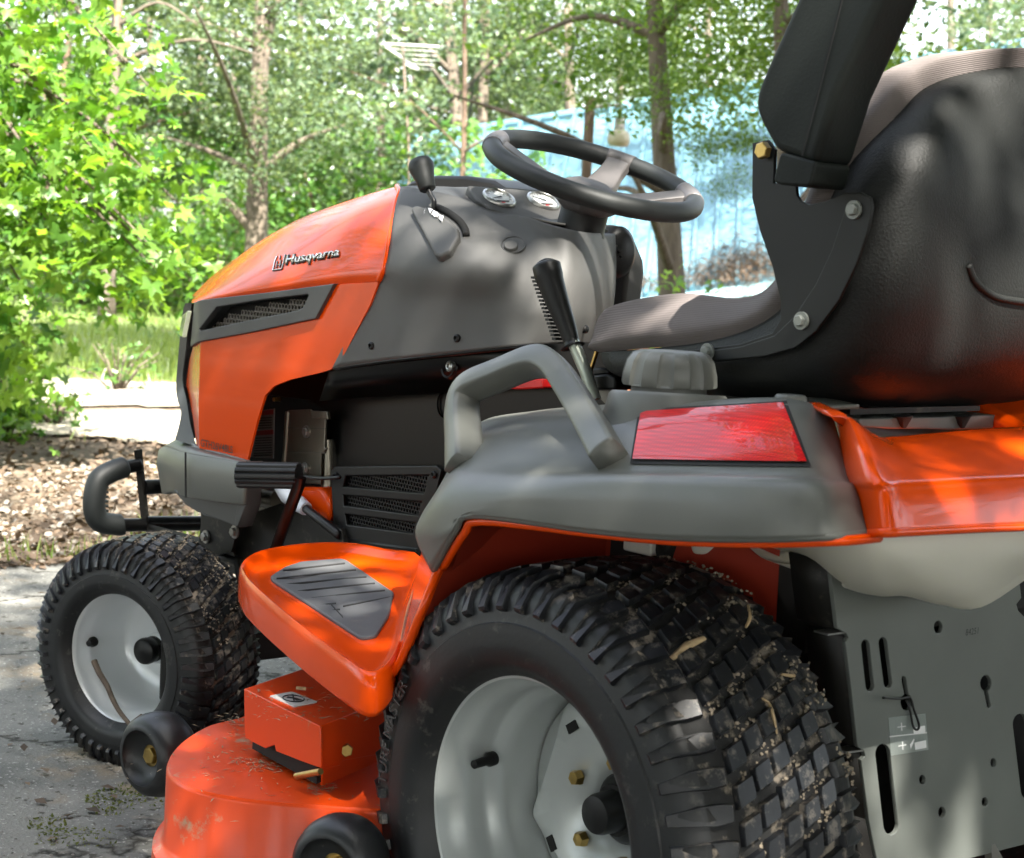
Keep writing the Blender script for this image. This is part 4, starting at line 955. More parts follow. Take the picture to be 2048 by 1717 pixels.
# top surface
topL = [c[0] for c in C3[:6]]
ctr = [Vector((topL[0].x + .02, 0, 1.012)), Vector((.80, 0, 1.012)), Vector((.745, 0, 1.010)), Vector((.66, 0, .972)), Vector((.60, 0, .960)), Vector((.55, 0, .956))]
midl = [Vector((topL[0].x + .02, .10, 1.010)), Vector((.80, .11, 1.004)), Vector((.742, .115, 1.003)), Vector((.655, .11, .968)), Vector((.60, .085, .962)), Vector((.55, .06, .958))]
rows = [topL, midl, ctr, [Vector((p.x, -.05, p.z - .004)) for p in ctr]]
b = MB(); b.grid(pgrid(rows, 5, 5)); b.obj('dash_top', M['greydash'], TR, 50, solid=.004, offset=0)
# instrument binnacle: inclined panel
ga, gb = Vector((.735, .105, 1.013)), Vector((.735, -.13, 1.015))
def px3(u, v, pl_p, pl_n): d = ray(u, v); return CC + d * ((pl_p - CC).dot(pl_n) / d.dot(pl_n))
gp = Vector((.68, .03, .992)); gn = Vector((-.50, .04, .86)).normalized()
bp_ = [px3(u, v, gp, gn) for u, v in [(934, 371), (1010, 376), (1120, 386), (1165, 402), (1168, 450), (1105, 444), (1030, 434), (985, 420), (955, 400)]]
b = MB(); b.prism(rnd(bp_, .006), -gn * .05); bin_ = b.obj('gauge_panel', M['greydash'], TR, 40, bevel=.003)
def gauge(u, v, k):
    c = px3(u, v, gp, gn) + gn * .0005; r = .0262; ax = gn
    b = MB(); b.lathe([(r * .86, .0), (r * .88, .004), (r * .96, .0052), (r * 1.04, .003), (r * 1.06, 0)], c, ax, 40); g0 = b.obj('gauge', M['steel'], TR, 60)
    g0.name = 'gauge_bezel'
    b = MB(); b.lathe([(0, .0015), (r * .88, .0015)], c, ax, 40); b.obj('gauge_face', M['gauge'], TR, None)
    e1 = (Vector((0, -1, 0)) - ax * ax.dot(Vector((0, -1, 0)))).normalized(); e2 = ax.cross(e1)
    if e2.z < 0: e2 = -e2
    b = MB()
    for i in range(13):
        a = radians(200 - i * 18.3); d = e1 * cos(a) + e2 * sin(a); L_ = .16 if i % 3 == 0 else .08
        b.prism([c + ax * .002 + d * r * .78 + d.cross(ax) * .0004, c + ax * .002 + d * r * .78 - d.cross(ax) * .0004, c + ax * .002 + d * r * (.78 - L_) - d.cross(ax) * .0004, c + ax * .002 + d * r * (.78 - L_) + d.cross(ax) * .0004], ax * .0003)
    a = radians(150 if k else 195); d = e1 * cos(a) + e2 * sin(a); pr = d.cross(ax)
    b.prism([c + ax * .003 + d * r * .7, c + ax * .003 + pr * .0018 - d * r * .15, c + ax * .003 - pr * .0018 - d * r * .15], ax * .0006)
    b.prism([c + ax * .002 + e1 * r * .5 - e2 * r * .35, c + ax * .002 - e1 * r * .5 - e2 * r * .35, c + ax * .002 - e1 * r * .4 - e2 * r * .5, c + ax * .002 + e1 * r * .4 - e2 * r * .5], ax * .0003)
    b.obj('gauge_marks', M['ink'], TR, None)
    b = MB(); q = c + ax * .002 - e2 * r * .62 - e1 * r * .1; b.prism([q + e1 * .004, q - e1 * .004, q - e1 * .003 + e2 * .002, q + e1 * .003 + e2 * .002], ax * .0004); b.obj('gauge_red_mark', M['red'], TR, None)
gauge(998, 398, 0); gauge(1086, 404, 1)
# cowl behind the dash (black scoop)
b = MB(); cw = [Y(u, v, -.02) for u, v in [(806, 374), (822, 362), (870, 351), (930, 352), (985, 361), (1010, 378), (1012, 392), (806, 392)]]; b.prism(cw, (0, -.16, 0)); b.obj('cowl', M['blackplastic'], TR, 40, bevel=.006)
# throttle housing, slot, lever
def spatch(name, poly, off, mat_, th=.003, bv=None, bevel=.001, seg=2, cat=None):
    P = [hit(bv or dbv, u, v, off) for u, v in poly]; b = MB(); n = (P[1] - P[0]).cross(P[2] - P[1]).normalized()
    if n.dot(CC - P[0]) < 0: n = -n
    b.prism(P, -n * th); return b.obj(name, mat_, TR, 30, bevel=bevel, seg=seg)
spatch('throttle_housing', [(826, 428), (838, 422), (868, 430), (900, 450), (918, 468), (920, 484), (905, 512), (888, 520), (878, 516)], .011, M['greydash'], .018, bevel=.004, seg=3)
b = MB(); sl_ = [hit(dbv, u, v, .0025) for u, v in [(876, 418), (900, 430), (920, 446), (930, 462), (933, 474)]]; b.tube(cr(sl_, 4), .0055, 8, ell=(1, 1)); b.obj('throttle_slot', M['void'], TR, 180)
b = MB(); ln = [hit(dbv, u, v, .006) for u, v in [(868, 426), (885, 438), (899, 452), (904, 468)]]
k0 = Y(866, 428, .195); b.tube(cr([k0, Y(868, 405, .195), Y(862, 392, .195), Y(856, 378, .195)], 5), .0042, 10); b.obj('throttle_lever', M['cable'], TR, 180)
kb, kt = Y(856, 380, .195), Y(838, 318, .195); ax = (kt - kb); Lk = ax.length
b = MB(); b.lathe([(0, -.0), (.0105, 0), (.0125, .002), (.0145, Lk * .35), (.0185, Lk * .62), (.0195, Lk * .78), (.0165, Lk * .92), (.009, Lk * .995), (0, Lk * 1.01)], kb, ax, 28); b.obj('throttle_knob', M['wheelgrip'], TR, 180)
hb = bvh_of([c for c in TR.children if c.name.startswith('throttle_housing')][0])
for body, a, c, h in (('FAST', (857, 431), (854, 441), 6), ('SLOW', (893, 445), (890, 459), 6)):
    me_t = decal_text(body, dbv, a, c, h, M['whiteink'], 'throttle_lettering', .0125, 0)
mk = [[(862, 429), (872, 432), (866, 440)], [(873, 434), (877, 436), (873, 444), (869, 442)], [(878, 437), (881, 438), (877, 446), (874, 445)], [(882, 440), (884, 441), (881, 447), (879, 446)], [(885, 443), (892, 446), (889, 455), (884, 450)]]
for m_ in mk: spatch('throttle_mark', m_, .0125, M['whiteink'], .001, bevel=0)
# round plug recess on the dash side
c = hit(dbv, 1027, 491, 0); nrm = (hit(dbv, 1045, 491) - hit(dbv, 1012, 491)).cross(hit(dbv, 1027, 478) - hit(dbv, 1027, 506)).normalized()
if nrm.dot(CC - c) < 0: nrm = -nrm
b = MB(); b.lathe([(.0185, .0012), (.0175, .0022), (.016, .001), (.0155, -.001)], c, nrm, 32); b.lathe([(.0165, .0010), (0, .0010)], c, nrm, 32); b.obj('plug_recess', M['greytrim'], TR, 60)
cc_ = c + nrm * .002 + (hit(dbv, 1022, 496) - c); b = MB(); b.lathe([(0, .004), (.009, .004), (.010, .002), (.010, -.002)], cc_, nrm, 24); b.obj('plug', M['greydash'], TR, 60)
b = MB(); b.lathe([(.010, .0), (.0115, .004), (.014, .004), (.0155, 0), (.010, 0)], Y(822, 404, .17), (-.2, .45, .8), 28); b.obj('dash_ring', M['greytrim'], TR, 60)
# right hand control cluster
c = Y(1236, 505, -.11); b = MB(); b.lathe([(0, .012), (.022, .012), (.03, .004), (.032, -.03)], c, (-1, .2, 0), 28)
for v in b.v: pass
b.v = [(v[0], v[1], c.z + (v[2] - c.z) * 1.35) for v in b.v]; b.obj('ignition_panel', M['blackplastic'], TR, 60)
b = MB(); b.prism([Y(u, v, -.14) for u, v in [(1215, 470), (1232, 470), (1252, 520), (1254, 545), (1246, 612), (1215, 640)]], (0, -.04, 0)); b.obj('dash_right_shoulder', M['greydash'], TR, 40, bevel=.006)
for i, (u, v) in enumerate([(1231, 492), (1236, 505), (1240, 514)]): b = MB(); b.prism([Y(u - 2, v - 3, -.09), Y(u + 3, v - 1, -.09), Y(u + 3, v + 3, -.09), Y(u - 1, v + 1, -.09)], (.001, 0, 0)); b.obj('ignition_mark', M['whiteink'], TR, None)
for u, v, y in ((743, 692, 0), (914, 677, 0), (1168, 659, 0)): screw('trim_screw', u, v, 0, .0062, M['blackplastic'], TR, (-.15, 1, 0), dbv)

# ---------------------------------------------------------------- steering wheel
SW = empty('steering_wheel', (.535, 0, 1.034)); SW.parent = TR; ta = .356; SC0 = Vector((.535, 0, 1.034)); SN = Vector((-sin(ta), 0, cos(ta)))
e1 = Vector((cos(ta), 0, sin(ta))); e2 = Vector((0, 1, 0))
def sw(a, r, h=0): return SC0 + (e1 * cos(a) + e2 * sin(a)) * r + SN * h
def ang(u, v):
    q = px3(u, v, SC0, SN) - SC0; return atan2(q.dot(e2), q.dot(e1)), q.length
def arc(a0, a1, r, rad, name, mt, n=40, ell=(1, 1.0), h=0):
    b = MB(); b.tube([sw(a0 + (a1 - a0) * i / n, r, h) for i in range(n + 1)], rad, 16, ell=ell); return b.obj(name, mt, SW, 180)
aL, aR, aF = ang(1000, 290)[0], ang(1375, 395)[0], ang(1238, 325)[0]
RW = .157
b = MB(); n = 120
rads = []
b.tube([sw(2 * pi * i / n, RW) for i in range(n)], .0148, 16, closed=True); b.obj('rim_grip', M['wheelgrip'], SW, 180)
for a in (aL, aR, aF):
    w_ = .20 if a != aF else .14
    arc(a - w_, a + w_, RW, .0158, 'rim_collar', M['wheelgrey'], 14)
def spoke(a, w0, w1, drop):
    t = Vector((-sin(a), cos(a), 0)); d = (e1 * cos(a) + e2 * sin(a)); tt = SN.cross(d); rows = []
    for r, h, w_ in ((.03, -.030, w0), (.07, -.026, w0 * .9), (.11, -.012, w1), (.150, .002, w1)):
        c = SC0 + d * r + SN * h; rows.append([c + tt * w_ + SN * -.008, c + tt * w_ * .8 + SN * .006, c - tt * w_ * .8 + SN * .006, c - tt * w_ + SN * -.008])
    b = MB(); b.grid(rows, closeu=True); b.obj('spoke', M['wheelgrey'], SW, 30, bevel=.002, merge=.0001)
for a in (aL, aR, aF): spoke(a, .030, .022, 0)
b = MB(); b.lathe([(0, -.012), (.03, -.013), (.047, -.022), (.055, -.034), (.050, -.048), (.036, -.058), (0, -.058)], SC0, SN, 8)
b.obj('steering_hub', M['wheelgrey'], SW, 30, bevel=.003)
cb = Y(1160, 462, 0); b = MB(); b.lathe([(0, .045), (.036, .045), (.037, .004), (.039, .0), (.039, -.004)], cb + Vector((0, 0, -.0)), (cb - SC0) * -1, 32); b.obj('column_boot', M['blackplastic'], SW, 60)

# ---------------------------------------------------------------- black lower body
side_plate('lower_body_panel', [[(660, 742), (760, 724), (900, 708), (1050, 694), (1100, 689), (1250, 690), (1250, 900), (1010, 1000), (840, 1130), (688, 1105), (640, 1090), (652, 960), (655, 825), (620, 800), (540, 790), (560, 760)]], .15, .004, M['black'], TR, .001)
b = MB(); b.tube(cr([Y(670, 737, .249), Y(762, 724, .244), Y(852, 714, .234), Y(945, 704, .214), Y(1025, 696, .189), Y(1076, 692, .159), Y(1140, 686, .06)], 4), .004, 8); b.obj('seam_gasket', M['black'], TR, 180)
b = MB(); sk0 = [Y(660, 740, .24), Y(762, 726, .238), Y(852, 716, .228), Y(945, 706, .208), Y(1025, 698, .185), Y(1080, 694, .155), Y(1140, 690, .10)]; sk1 = [Y(640, 800, .19), Y(762, 790, .185), Y(852, 785, .18), Y(945, 780, .17), Y(1025, 775, .165), Y(1080, 770, .155), Y(1140, 770, .15)]
b.grid([cr(sk0, 4), cr(sk1, 4)]); b.obj('body_shoulder', M['black'], TR, 60, solid=.003)
screw('panel_bolt', 900, 733, .215, .0085, M['steel'], TR, (0, 1, .1)); b = MB(); b.lathe([(.013, .003), (.016, .004), (.019, .0)], Y(899, 735, .206), (0, 1, .1), 28); b.obj('bolt_recess', M['black'], TR, 60)
b = MB(); b.lathe([(.020, .0), (.021, .003), (.023, .003), (.024, 0)], Y(893, 810, .152), (0, 1, 0), 32); b.obj('panel_port', M['black'], TR, 60)
# side air grille: frame with three bands of honeycomb
def SP(u, v, y=.185): q = Y(u, v, y); return (q.x, q.z)
bands = [[(690, 950), (860, 948), (848, 990), (684, 976)], [(684, 988), (845, 1002), (836, 1034), (686, 1014)], [(688, 1026), (832, 1044), (826, 1070), (692, 1052)]]
side_plate('grille_frame', [[(662, 944), (670, 936), (872, 934), (880, 942), (838, 1112), (690, 1092), (668, 1060)]] + bands, .190, .010, M['blackplastic'], TR, .002)
for bd in bands:
    P_ = [SP(u, v) for u, v in bd]; xs_ = [p[0] for p in P_]; zs_ = [p[1] for p in P_]
    hexmesh('grille_mesh', min(xs_), max(xs_), min(zs_), max(zs_), .183, .0074, .0012, M['blackplastic'], inpoly(P_), TR)
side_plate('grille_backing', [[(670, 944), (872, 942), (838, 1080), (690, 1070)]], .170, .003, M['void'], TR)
b = MB(); b.prism([Y(u, v, .192) for u, v in [(686, 1075), (834, 1096), (834, 1122), (700, 1102), (686, 1096)]], (0, -.03, 0)); b.obj('grille_sill', M['black'], TR, 40, bevel=.004)
for u, v in ((672, 952), (868, 950), (682, 1060)): screw('grille_screw', u, v, .191, .006, M['blackplastic'], TR)

# ---------------------------------------------------------------- front end
# bumper cover
BU = [(325, 905, .14), (330, 892, .2), (372, 905, .262), (430, 915, .272), (489, 925, .275)]
BM = [(322, 925, .15), (327, 930, .22), (368, 940, .272), (430, 945, .281), (490, 952, .283)]
BL_ = [(333, 990, .15), (338, 985, .21), (372, 995, .264), (430, 1005, .272), (486, 1012, .275)]
rows = [[Vector((p.x + .02, 0, p.z)) for p in [Y(*BU[0])]] + [Y(*p) for p in BU], [Vector((Y(*BM[0]).x + .02, 0, Y(*BM[0]).z))] + [Y(*p) for p in BM], [Vector((Y(*BL_[0]).x + .02, 0, Y(*BL_[0]).z))] + [Y(*p) for p in BL_]]
g_ = [cr(r, 4) for r in rows]; g_ = [[mir(p) for p in r[:0:-1]] + r for r in g_]; b = MB(); b.grid(g_); b.obj('front_bumper', M['grey'], TR, 40, solid=.008, bevel=.004)
b = MB(); r1 = [Y(*p) for p in BU]; r2 = [Y(352, 880, .15), Y(362, 876, .19), Y(392, 893, .235), Y(440, 908, .25), Y(492, 922, .25)]; b.grid([cr(r1, 4), cr(r2, 4)]); b.obj('bumper_top', M['grey'], TR, 60, solid=.004)
b = MB(); b.prism([Y(u, v, .278) for u, v in [(371, 905), (373, 905), (373.5, 996), (371.5, 996)]], (0, .002, 0)); b.obj('bumper_joint', M['void'], TR, None)
side_plate('bumper_apron', [[(352, 985), (488, 1005), (476, 1052), (395, 1022), (372, 1008)]], .25, .02, M['greytrim'], TR, .003)
side_plate('bumper_return', [[(486, 928), (494, 926), (490, 1010), (474, 1052), (470, 1050)]], .262, .03, M['greytrim'], TR, .002)
# chassis
side_plate('frame_rail', [[(402, 1018), (480, 1035), (560, 1010), (680, 1060), (690, 1100), (560, 1110), (480, 1120), (440, 1105), (402, 1060)]], .20, .02, M['chassis'], TR, .002)
side_plate('frame_bracket', [[(404, 1030), (476, 1050), (462, 1104), (430, 1110), (400, 1095), (398, 1082)]], .225, .006, M['chassis'], TR, .001)
side_plate('engine_block', [[(480, 930), (660, 930), (690, 1080), (480, 1060)]], .08, .1, M['engine'], TR, .004)
for u, v in ((412, 1074), (470, 1064)): hexbolt('frame_bolt', Y(u, v, .228), (0, 1, 0), .008, .007, M['steel'], TR)
b = MB(); b.box((1.18, 0, .20), (.05, .62, .05)); b.tube([(1.18, .33, .12), (1.18, .33, .30)], .018, 12); b.tube([(1.18, -.33, .12), (1.18, -.33, .30)], .018, 12); b.box((.80, 0, .33), (1.15, .30, .05)); b.obj('chassis', M['chassis'], TR, 30, bevel=.003)
b = MB(); b.tube([Y(395, 1100, .2), Y(480, 1125, .2), (1.15, .2, .25)], .012, 8); b.obj('steering_link', M['chassis'], TR, 60)
# brush guard
GX = 1.64
def G(u, v): return X(u, v, GX)
b = MB(); lo_ = [G(410, 1046), G(330, 1047), G(292, 1048)]
b.tube([G(405, 1047), G(292, 1048)], .0155, 16); b.obj('guard_tube', M['black'], TR, 60); 
b = MB(); b.tube([Vector((GX, -.20, G(325, 975).z)), G(288, 975)], .0150, 16); b.tube([G(405, 1047), Vector((GX, -.20, G(405, 1047).z))], .0155, 16); b.obj('guard_crossbar', M['black'], TR, 60)
path = cr([G(280, 930), G(240, 938), G(208, 950), G(190, 972), G(188, 1000), G(189, 1022), G(200, 1042), G(225, 1050), G(292, 1050)], 6)
b = MB(); b.tube(path, .0135, 14); b.obj('guard_end_loop', M['black'], TR, 180)
path = cr([G(252, 934), G(225, 943), G(200, 958), G(190, 985), G(189, 1020), G(200, 1043), G(235, 1050), G(242, 1050)], 6)
b = MB(); b.tube(path, [.0185] + [.0215] * (len(path) - 2) + [.0185], 16); b.obj('guard_foam_grip', M['wheelgrip'], TR, 180)
b = MB()
for k in range(8):
    v = 966 + k * 9.3; b.box(G(208, v) , (.012, .014, .0045))
b.obj('grip_ribs', M['wheelgrip'], TR, None)['kind'] = 'stuff'
b = MB(); b.tube([G(276, 900), G(285, 990), G(292, 1056)], .003, 4, ell=(1, 3)); b.tube([G(292, 1056), Y(470, 1104, .21)], .003, 4, ell=(3, 1)); b.obj('guard_strap', M['chassis'], TR, None)

# pedal
b = MB(); pa, pe_ = Y(478, 950, .39), Y(598, 952, .33); ax = pe_ - pa; prof = []; n = 48; rows = []
for h in (0, 1):
    row = []
    for k in range(n):
        t = 2 * pi * k / n; r = .0205 if (k % 4) in (0, 1, 2) else .0175; u_ = ax.orthogonal().normalized(); w_ = ax.normalized().cross(u_); row.append(pa + ax * h + (u_ * cos(t) + w_ * sin(t)) * r)
    rows.append(row)
b.grid(rows, closeu=True); b.add(rows[0], [tuple(range(n))]); b.add(rows[1], [tuple(range(n))]); b.obj('pedal_rubber', M['wheelrubber'], TR, None)
b = MB(); b.lathe([(.0, -.002), (.006, -.002), (.008, -.0005), (.013, -.0005), (.016, -.002), (.0175, 0)], pa, ax, 24); b.obj('pedal_end', M['blackplastic'], TR, 60)
b = MB(); b.tube([Y(600, 955, .335), Y(596, 975, .335), Y(572, 1040, .34), Y(548, 1108, .35)], .0115, 8, ell=(.55, 1)); b.obj('pedal_arm', M['black'], TR, 60)

# ---------------------------------------------------------------- footrest
FT = [(484, 1130, .444), (520, 1107, .447), (600, 1093, .450), (692, 1090, .452), (770, 1103, .455), (842, 1120, .458), (815, 1220, .44), (797, 1300, .425), (768, 1345, .415), (735, 1352, .413), (690, 1325, .418), (600, 1258, .428), (520, 1190, .438), (488, 1155, .442)]
ft = [Z(*p) for p in FT]
cen = sum(ft, Vector()) / len(ft)
rows = [cr(ft, 4, True)]
def ring(k, dz, base=None): return [cen + (p - cen) * k + Vector((0, 0, dz)) for p in (base or rows[0])]
base = rows[0]
rings = [ring(.86, -.010), ring(.93, -.006), ring(.965, .003), ring(.99, .0045), ring(1.01, .0), ring(1.02, -.012), ring(1.02, -.040), ring(1.005, -.047), ring(.97, -.048)]
b = MB(); b.grid(rings, closeu=True); b.add(rings[0], [tuple(range(len(base)))]); fr = b.obj('footrest', M['orange'], TR, 60, merge=.0001); frb = bvh_of(fr)
b = MB(); PD = [(540, 1158), (570, 1138), (602, 1128), (680, 1122), (692, 1124), (788, 1190), (778, 1235), (752, 1278), (722, 1282), (640, 1228), (545, 1166)]
PZ = cen.z - .004
pd3 = [hit(frb, u, v, 0) + Vector((0, 0, .004)) for u, v in PD]
b.prism(rnd(pd3, .008), (0, 0, -.012)); b.obj('footrest_pad', M['pad'], TR, 30, bevel=.002); padb = bvh_of([c for c in TR.children if c.name.startswith('footrest_pad')][0])
b = MB()
def gl(u0, v0, u1, v1):
    f = lambda u, v, w_: hit(padb, u, v, 0) or Z(u, v, .3)
    b.prism([f(u0, v0 - .9, 0), f(u1, v1 - .9, 0), f(u1, v1 + .9, 0), f(u0, v0 + .9, 0)], (0, 0, .0014))
for L4 in ((566, 1142, 690, 1128), (553, 1158, 712, 1141), (556, 1172, 733, 1155), (577, 1186, 750, 1168), (598, 1201, 770, 1182), (620, 1215, 672, 1208), (636, 1226, 680, 1220), (662, 1210, 686, 1236), (686, 1214, 786, 1195)): gl(*L4)
b.obj('pad_grooves', M['groove'], TR, None)['kind'] = 'stuff'
b = MB(); b.prism([(.04, .25, .44), (.37, .25, .40), (.37, .25, .60), (.25, .25, .66), (.04, .25, .66)], (0, -.004, 0)); b.obj('arch_wall', M['orangeshade'], TR, None)
# riser from footrest to fender
inn = [(842, 1108, .30), (836, 1130, .34), (822, 1200, .44), (800, 1290, .51), (768, 1345, .535)]
mid_ = [(868, 1050, .40), (862, 1105, .43), (842, 1195, .50), (806, 1300, .545), (765, 1362, .55)]
out_ = [(935, 1042, .50), (882, 1130, .52), (846, 1215, .545), (797, 1330, .552), (750, 1386, .55)]
IN = [Y(*p) for p in inn]; MI = [Y(*p) for p in mid_]; OU = [Y(*p) for p in out_]
b = MB(); b.grid(pgrid([IN, MI, OU], 6, 5)); b.obj('footrest_riser', M['orange'], TR, 60, solid=.006)
b = MB(); b.grid([OU, [Vector((p.x + .01, .25, p.z + .01)) for p in OU]]); b.obj('riser_back', M['orangeshade'], TR, 60)
b = MB(); b.tube(cr(OU, 6), .005, 8); b.obj('riser_edge', M['orange'], TR, 180)
# hex bolt under the tip
hexbolt('deck_hook', Z(753, 1385, .345), (0, 0, -1), .006, .012, M['gold'], TR, False)

# ---------------------------------------------------------------- fender
A_ = [(912, 905, .37), (968, 845, .29), (1057, 828, .27), (1147, 819, .27), (1300, 810, .27), (1455, 804, .27), (1570, 803, .27), (1654, 818, .27)]
B_ = [(906, 930, .43), (955, 868, .40), (1050, 850, .41), (1150, 845, .41), (1290, 829, .405), (1450, 816, .40), (1575, 814, .385), (1664, 836, .34)]
C_ = [(893, 955, .475), (932, 935, .49), (1050, 932, .49), (1200, 940, .482), (1330, 941, .482), (1500, 944, .480), (1620, 947, .465), (1697, 958, .41)]
D_ = [(876, 985, .50), (912, 960, .520), (1045, 957, .525), (1200, 956, .532), (1330, 957, .532), (1500, 960, .529), (1625, 964, .504), (1706, 974, .436)]
D2 = [(845, 1035, .515), (893, 1000, .540), (1040, 985, .545), (1200, 984, .545), (1330, 985, .545), (1500, 988, .541), (1632, 991, .515), (1716, 1000, .448)]
D3 = [(835, 1075, .520), (885, 1065, .545), (980, 1012, .548), (1190, 1025, .548), (1330, 1030, .548), (1500, 1033, .545), (1640, 1034, .518), (1726, 1035, .455)]
E_ = [(865, 1141, .530), (908, 1062, .548), (948, 1032, .548), (1180, 1061, .548), (1330, 1074, .548), (1500, 1078, .545), (1650, 1074, .52), (1735, 1067, .462)]
F3 = [[Y(*p) for p in r] for r in (A_, B_, C_, D_, D2, D3, E_)]
F3.insert(0, [p + Vector((-.004, -.05, .002)) for p in F3[0]])
fg = pgrid(F3, 7, 4); b = MB(); b.grid(fg); fender = b.obj('fender_cover', M['grey'], TR, 50, solid=.005, offset=0)
fbv = bvh_of(fender)
f2 = fender.copy(); f2.data = fender.data.copy(); COL.objects.link(f2)
for v in f2.data.vertices: v.co.y *= -1
# rolled lower edge and orange flange showing below it
b = MB(); b.tube(cr([p + Vector((0, -.002, 0)) for p in F3[-1]], 6), .004, 8); b.obj('fender_lip', M['grey'], TR, 180)
fl = [p + Vector((-.004, -.012, -.004)) for p in F3[-1][2:]]; b = MB(); b.tube(cr([F3[-1][0] + Vector((-.010, -.008, .004)), F3[-1][1] + Vector((-.009, -.008, -.002)), F3[-1][2] + Vector((-.006, -.009, -.006))] + fl[1:], 6), .0050, 8); b.obj('fender_flange', M['orange'], TR, 180)
# inner liner: top sheet and inboard wall of the wheel arch
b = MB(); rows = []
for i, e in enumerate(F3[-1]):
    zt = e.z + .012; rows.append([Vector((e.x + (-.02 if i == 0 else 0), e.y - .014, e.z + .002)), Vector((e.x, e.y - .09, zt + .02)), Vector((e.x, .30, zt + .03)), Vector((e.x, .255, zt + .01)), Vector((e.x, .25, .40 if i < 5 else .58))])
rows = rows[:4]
b.grid(rows); ln_ = b.obj('wheel_arch_liner', M['orangeshade'], TR, 50)
# handle on the fender
HP = [(930, 935, .475), (927, 880, .455), (924, 815, .43), (938, 778, .42), (1000, 750, .41), (1068, 724, .405), (1108, 734, .41), (1145, 785, .425), (1190, 860, .45), (1222, 918, .48)]
b = MB(); hp = cr([Y(*p) for p in HP], 7); b.tube(hp, [.0185 - .003 * sin(pi * i / (len(hp) - 1)) for i in range(len(hp))], 32, ell=(1.15, .95), sq=.72, up0=(0, 1, 0))
# squarish section
b.obj('grab_handle', M['grey'], TR, 180)
b = MB(); fa = [hit(fbv, u, v, .0) for u, v in [(912, 945), (985, 850), (1010, 850), (960, 935)]]
# tail lamp
rows = on_patch(fbv, (1284, 828), (1566, 811), (1613, 929), (1268, 923), 24, 10, .0035)
b = MB(); b.grid(rows); b.obj('tail_reflector', M['reflector'], TR, 60)
rows = on_patch(fbv, (1278, 821), (1573, 804), (1622, 936), (1261, 930), 24, 10, .0012)
b = MB(); b.grid(rows); b.obj('reflector_recess', M['void'], TR, 60)
# fuel cap and collar, button
cp = Y(1338, 772, .345)
def fluted(nm, c, prof, fl, n, mt, dep=.0035):
    rows = []
    for r, h, k in prof:
        row = []
        for i in range(n):
            t = 2 * pi * i / n; s = max(0, sin(t * fl) ) ** .35 if sin(t * fl) > 0 else 0
            row.append(c + Vector(((r - dep * k * s) * cos(t), (r - dep * k * s) * sin(t), h)))
        rows.append(row)
    b = MB(); b.grid(rows, closeu=True); b.add(rows[-1], [tuple(range(n))]); return b.obj(nm, mt, TR, 35)
fluted('fuel_cap', cp, [(.0535, .0, .3), (.0545, .002, 1), (.0535, .014, 1), (.050, .028, 1), (.044, .0365, 1), (.036, .0395, .3), (.03, .0398, 0), (0.001, .0398, 0)], 9, 180, M['grey'], .0045)
b = MB(); b.lathe([(.046, -.012), (.043, -.006), (.042, .004)], cp, (0, 0, 1), 40); b.lathe([(.082, -.050), (.072, -.030), (.068, -.012), (.064, -.008), (0, -.008)], cp, (.05, -.05, 1), 48); b.obj('filler_collar', M['grey'], TR, 40)
b = MB(); c = Y(1581, 803, .32); b.lathe([(.0185, -.02), (.0175, .004), (.015, .007), (0, .0072)], c, (0, 0, 1), 32); b.obj('fender_button', M['grey'], TR, 45)
# grey top between the crest and the seat
tp = [p + Vector((0, -.05, .001)) for p in [F3[1][i] for i in range(8)]]; b = MB(); b.grid([cr(F3[0], 4), cr([Vector((p.x, .20, p.z - .002)) for p in F3[1]], 4)]); b.obj('fender_top', M['greydash'], TR, 60)
# orange rear fender
RT = [(1656, 822, .30), (1700, 842, .27), (1745, 872, .24), (1790, 892, .21), (1850, 890, .165), (1930, 882, .10), (2048, 872, .02)]
R1 = [(1693, 950, .405), (1740, 953, .37), (1790, 955, .33), (1850, 954, .285), (1920, 950, .235), (1980, 947, .19), (2048, 944, .14)]
R2 = [(1716, 985, .44), (1760, 985, .40), (1800, 985, .365), (1860, 982, .315), (1930, 978, .26), (1990, 974, .21), (2048, 970, .165)]
R3 = [(1735, 1067, .462), (1775, 1066, .43), (1820, 1064, .39), (1880, 1061, .345), (1940, 1058, .30), (1995, 1056, .255), (2048, 1054, .215)]
RX = [-.30, -.355, -.375, -.392]
def rp(row, x0):
    return [Y(*row[0])] + [X(u, v, x0) for u, v, y in row[1:]]
rr = [rp(RT, -.30), rp(R1, -.378), rp(R2, -.392), rp(R3, -.405)]
rr.insert(0, [p + Vector((.03, .0, .004)) for p in rr[0]])
for r in rr:                                        # carry on to the middle and the far side
    l = r[-1]; r += [Vector((l.x, l.y - .1, l.z - .002))]; 
    if r[-1].y > .04: r += [Vector((l.x, .0, l.z - .003))]
    else: r[-1].y = 0; r += [Vector((l.x, -.06, l.z - .002))]
b = MB(); gg = pgrid(rr, 5, 5); b.grid(gg); b.obj('rear_fender', M['orange'], TR, 60, solid=.004, offset=0)
b = MB(); b.grid([[mir(p) for p in r if p.y > -.001] if 0 else [mir(p) if p.y > 0 else Vector((p.x + .002, -.0, p.z - .002)) for p in r] for r in gg]); b.obj('rear_fender_far', M['orange'], TR, 60)
b = MB(); b.tube(cr(rr[-1], 5), .0045, 8); b.obj('rear_fender_edge', M['orange'], TR, 180)
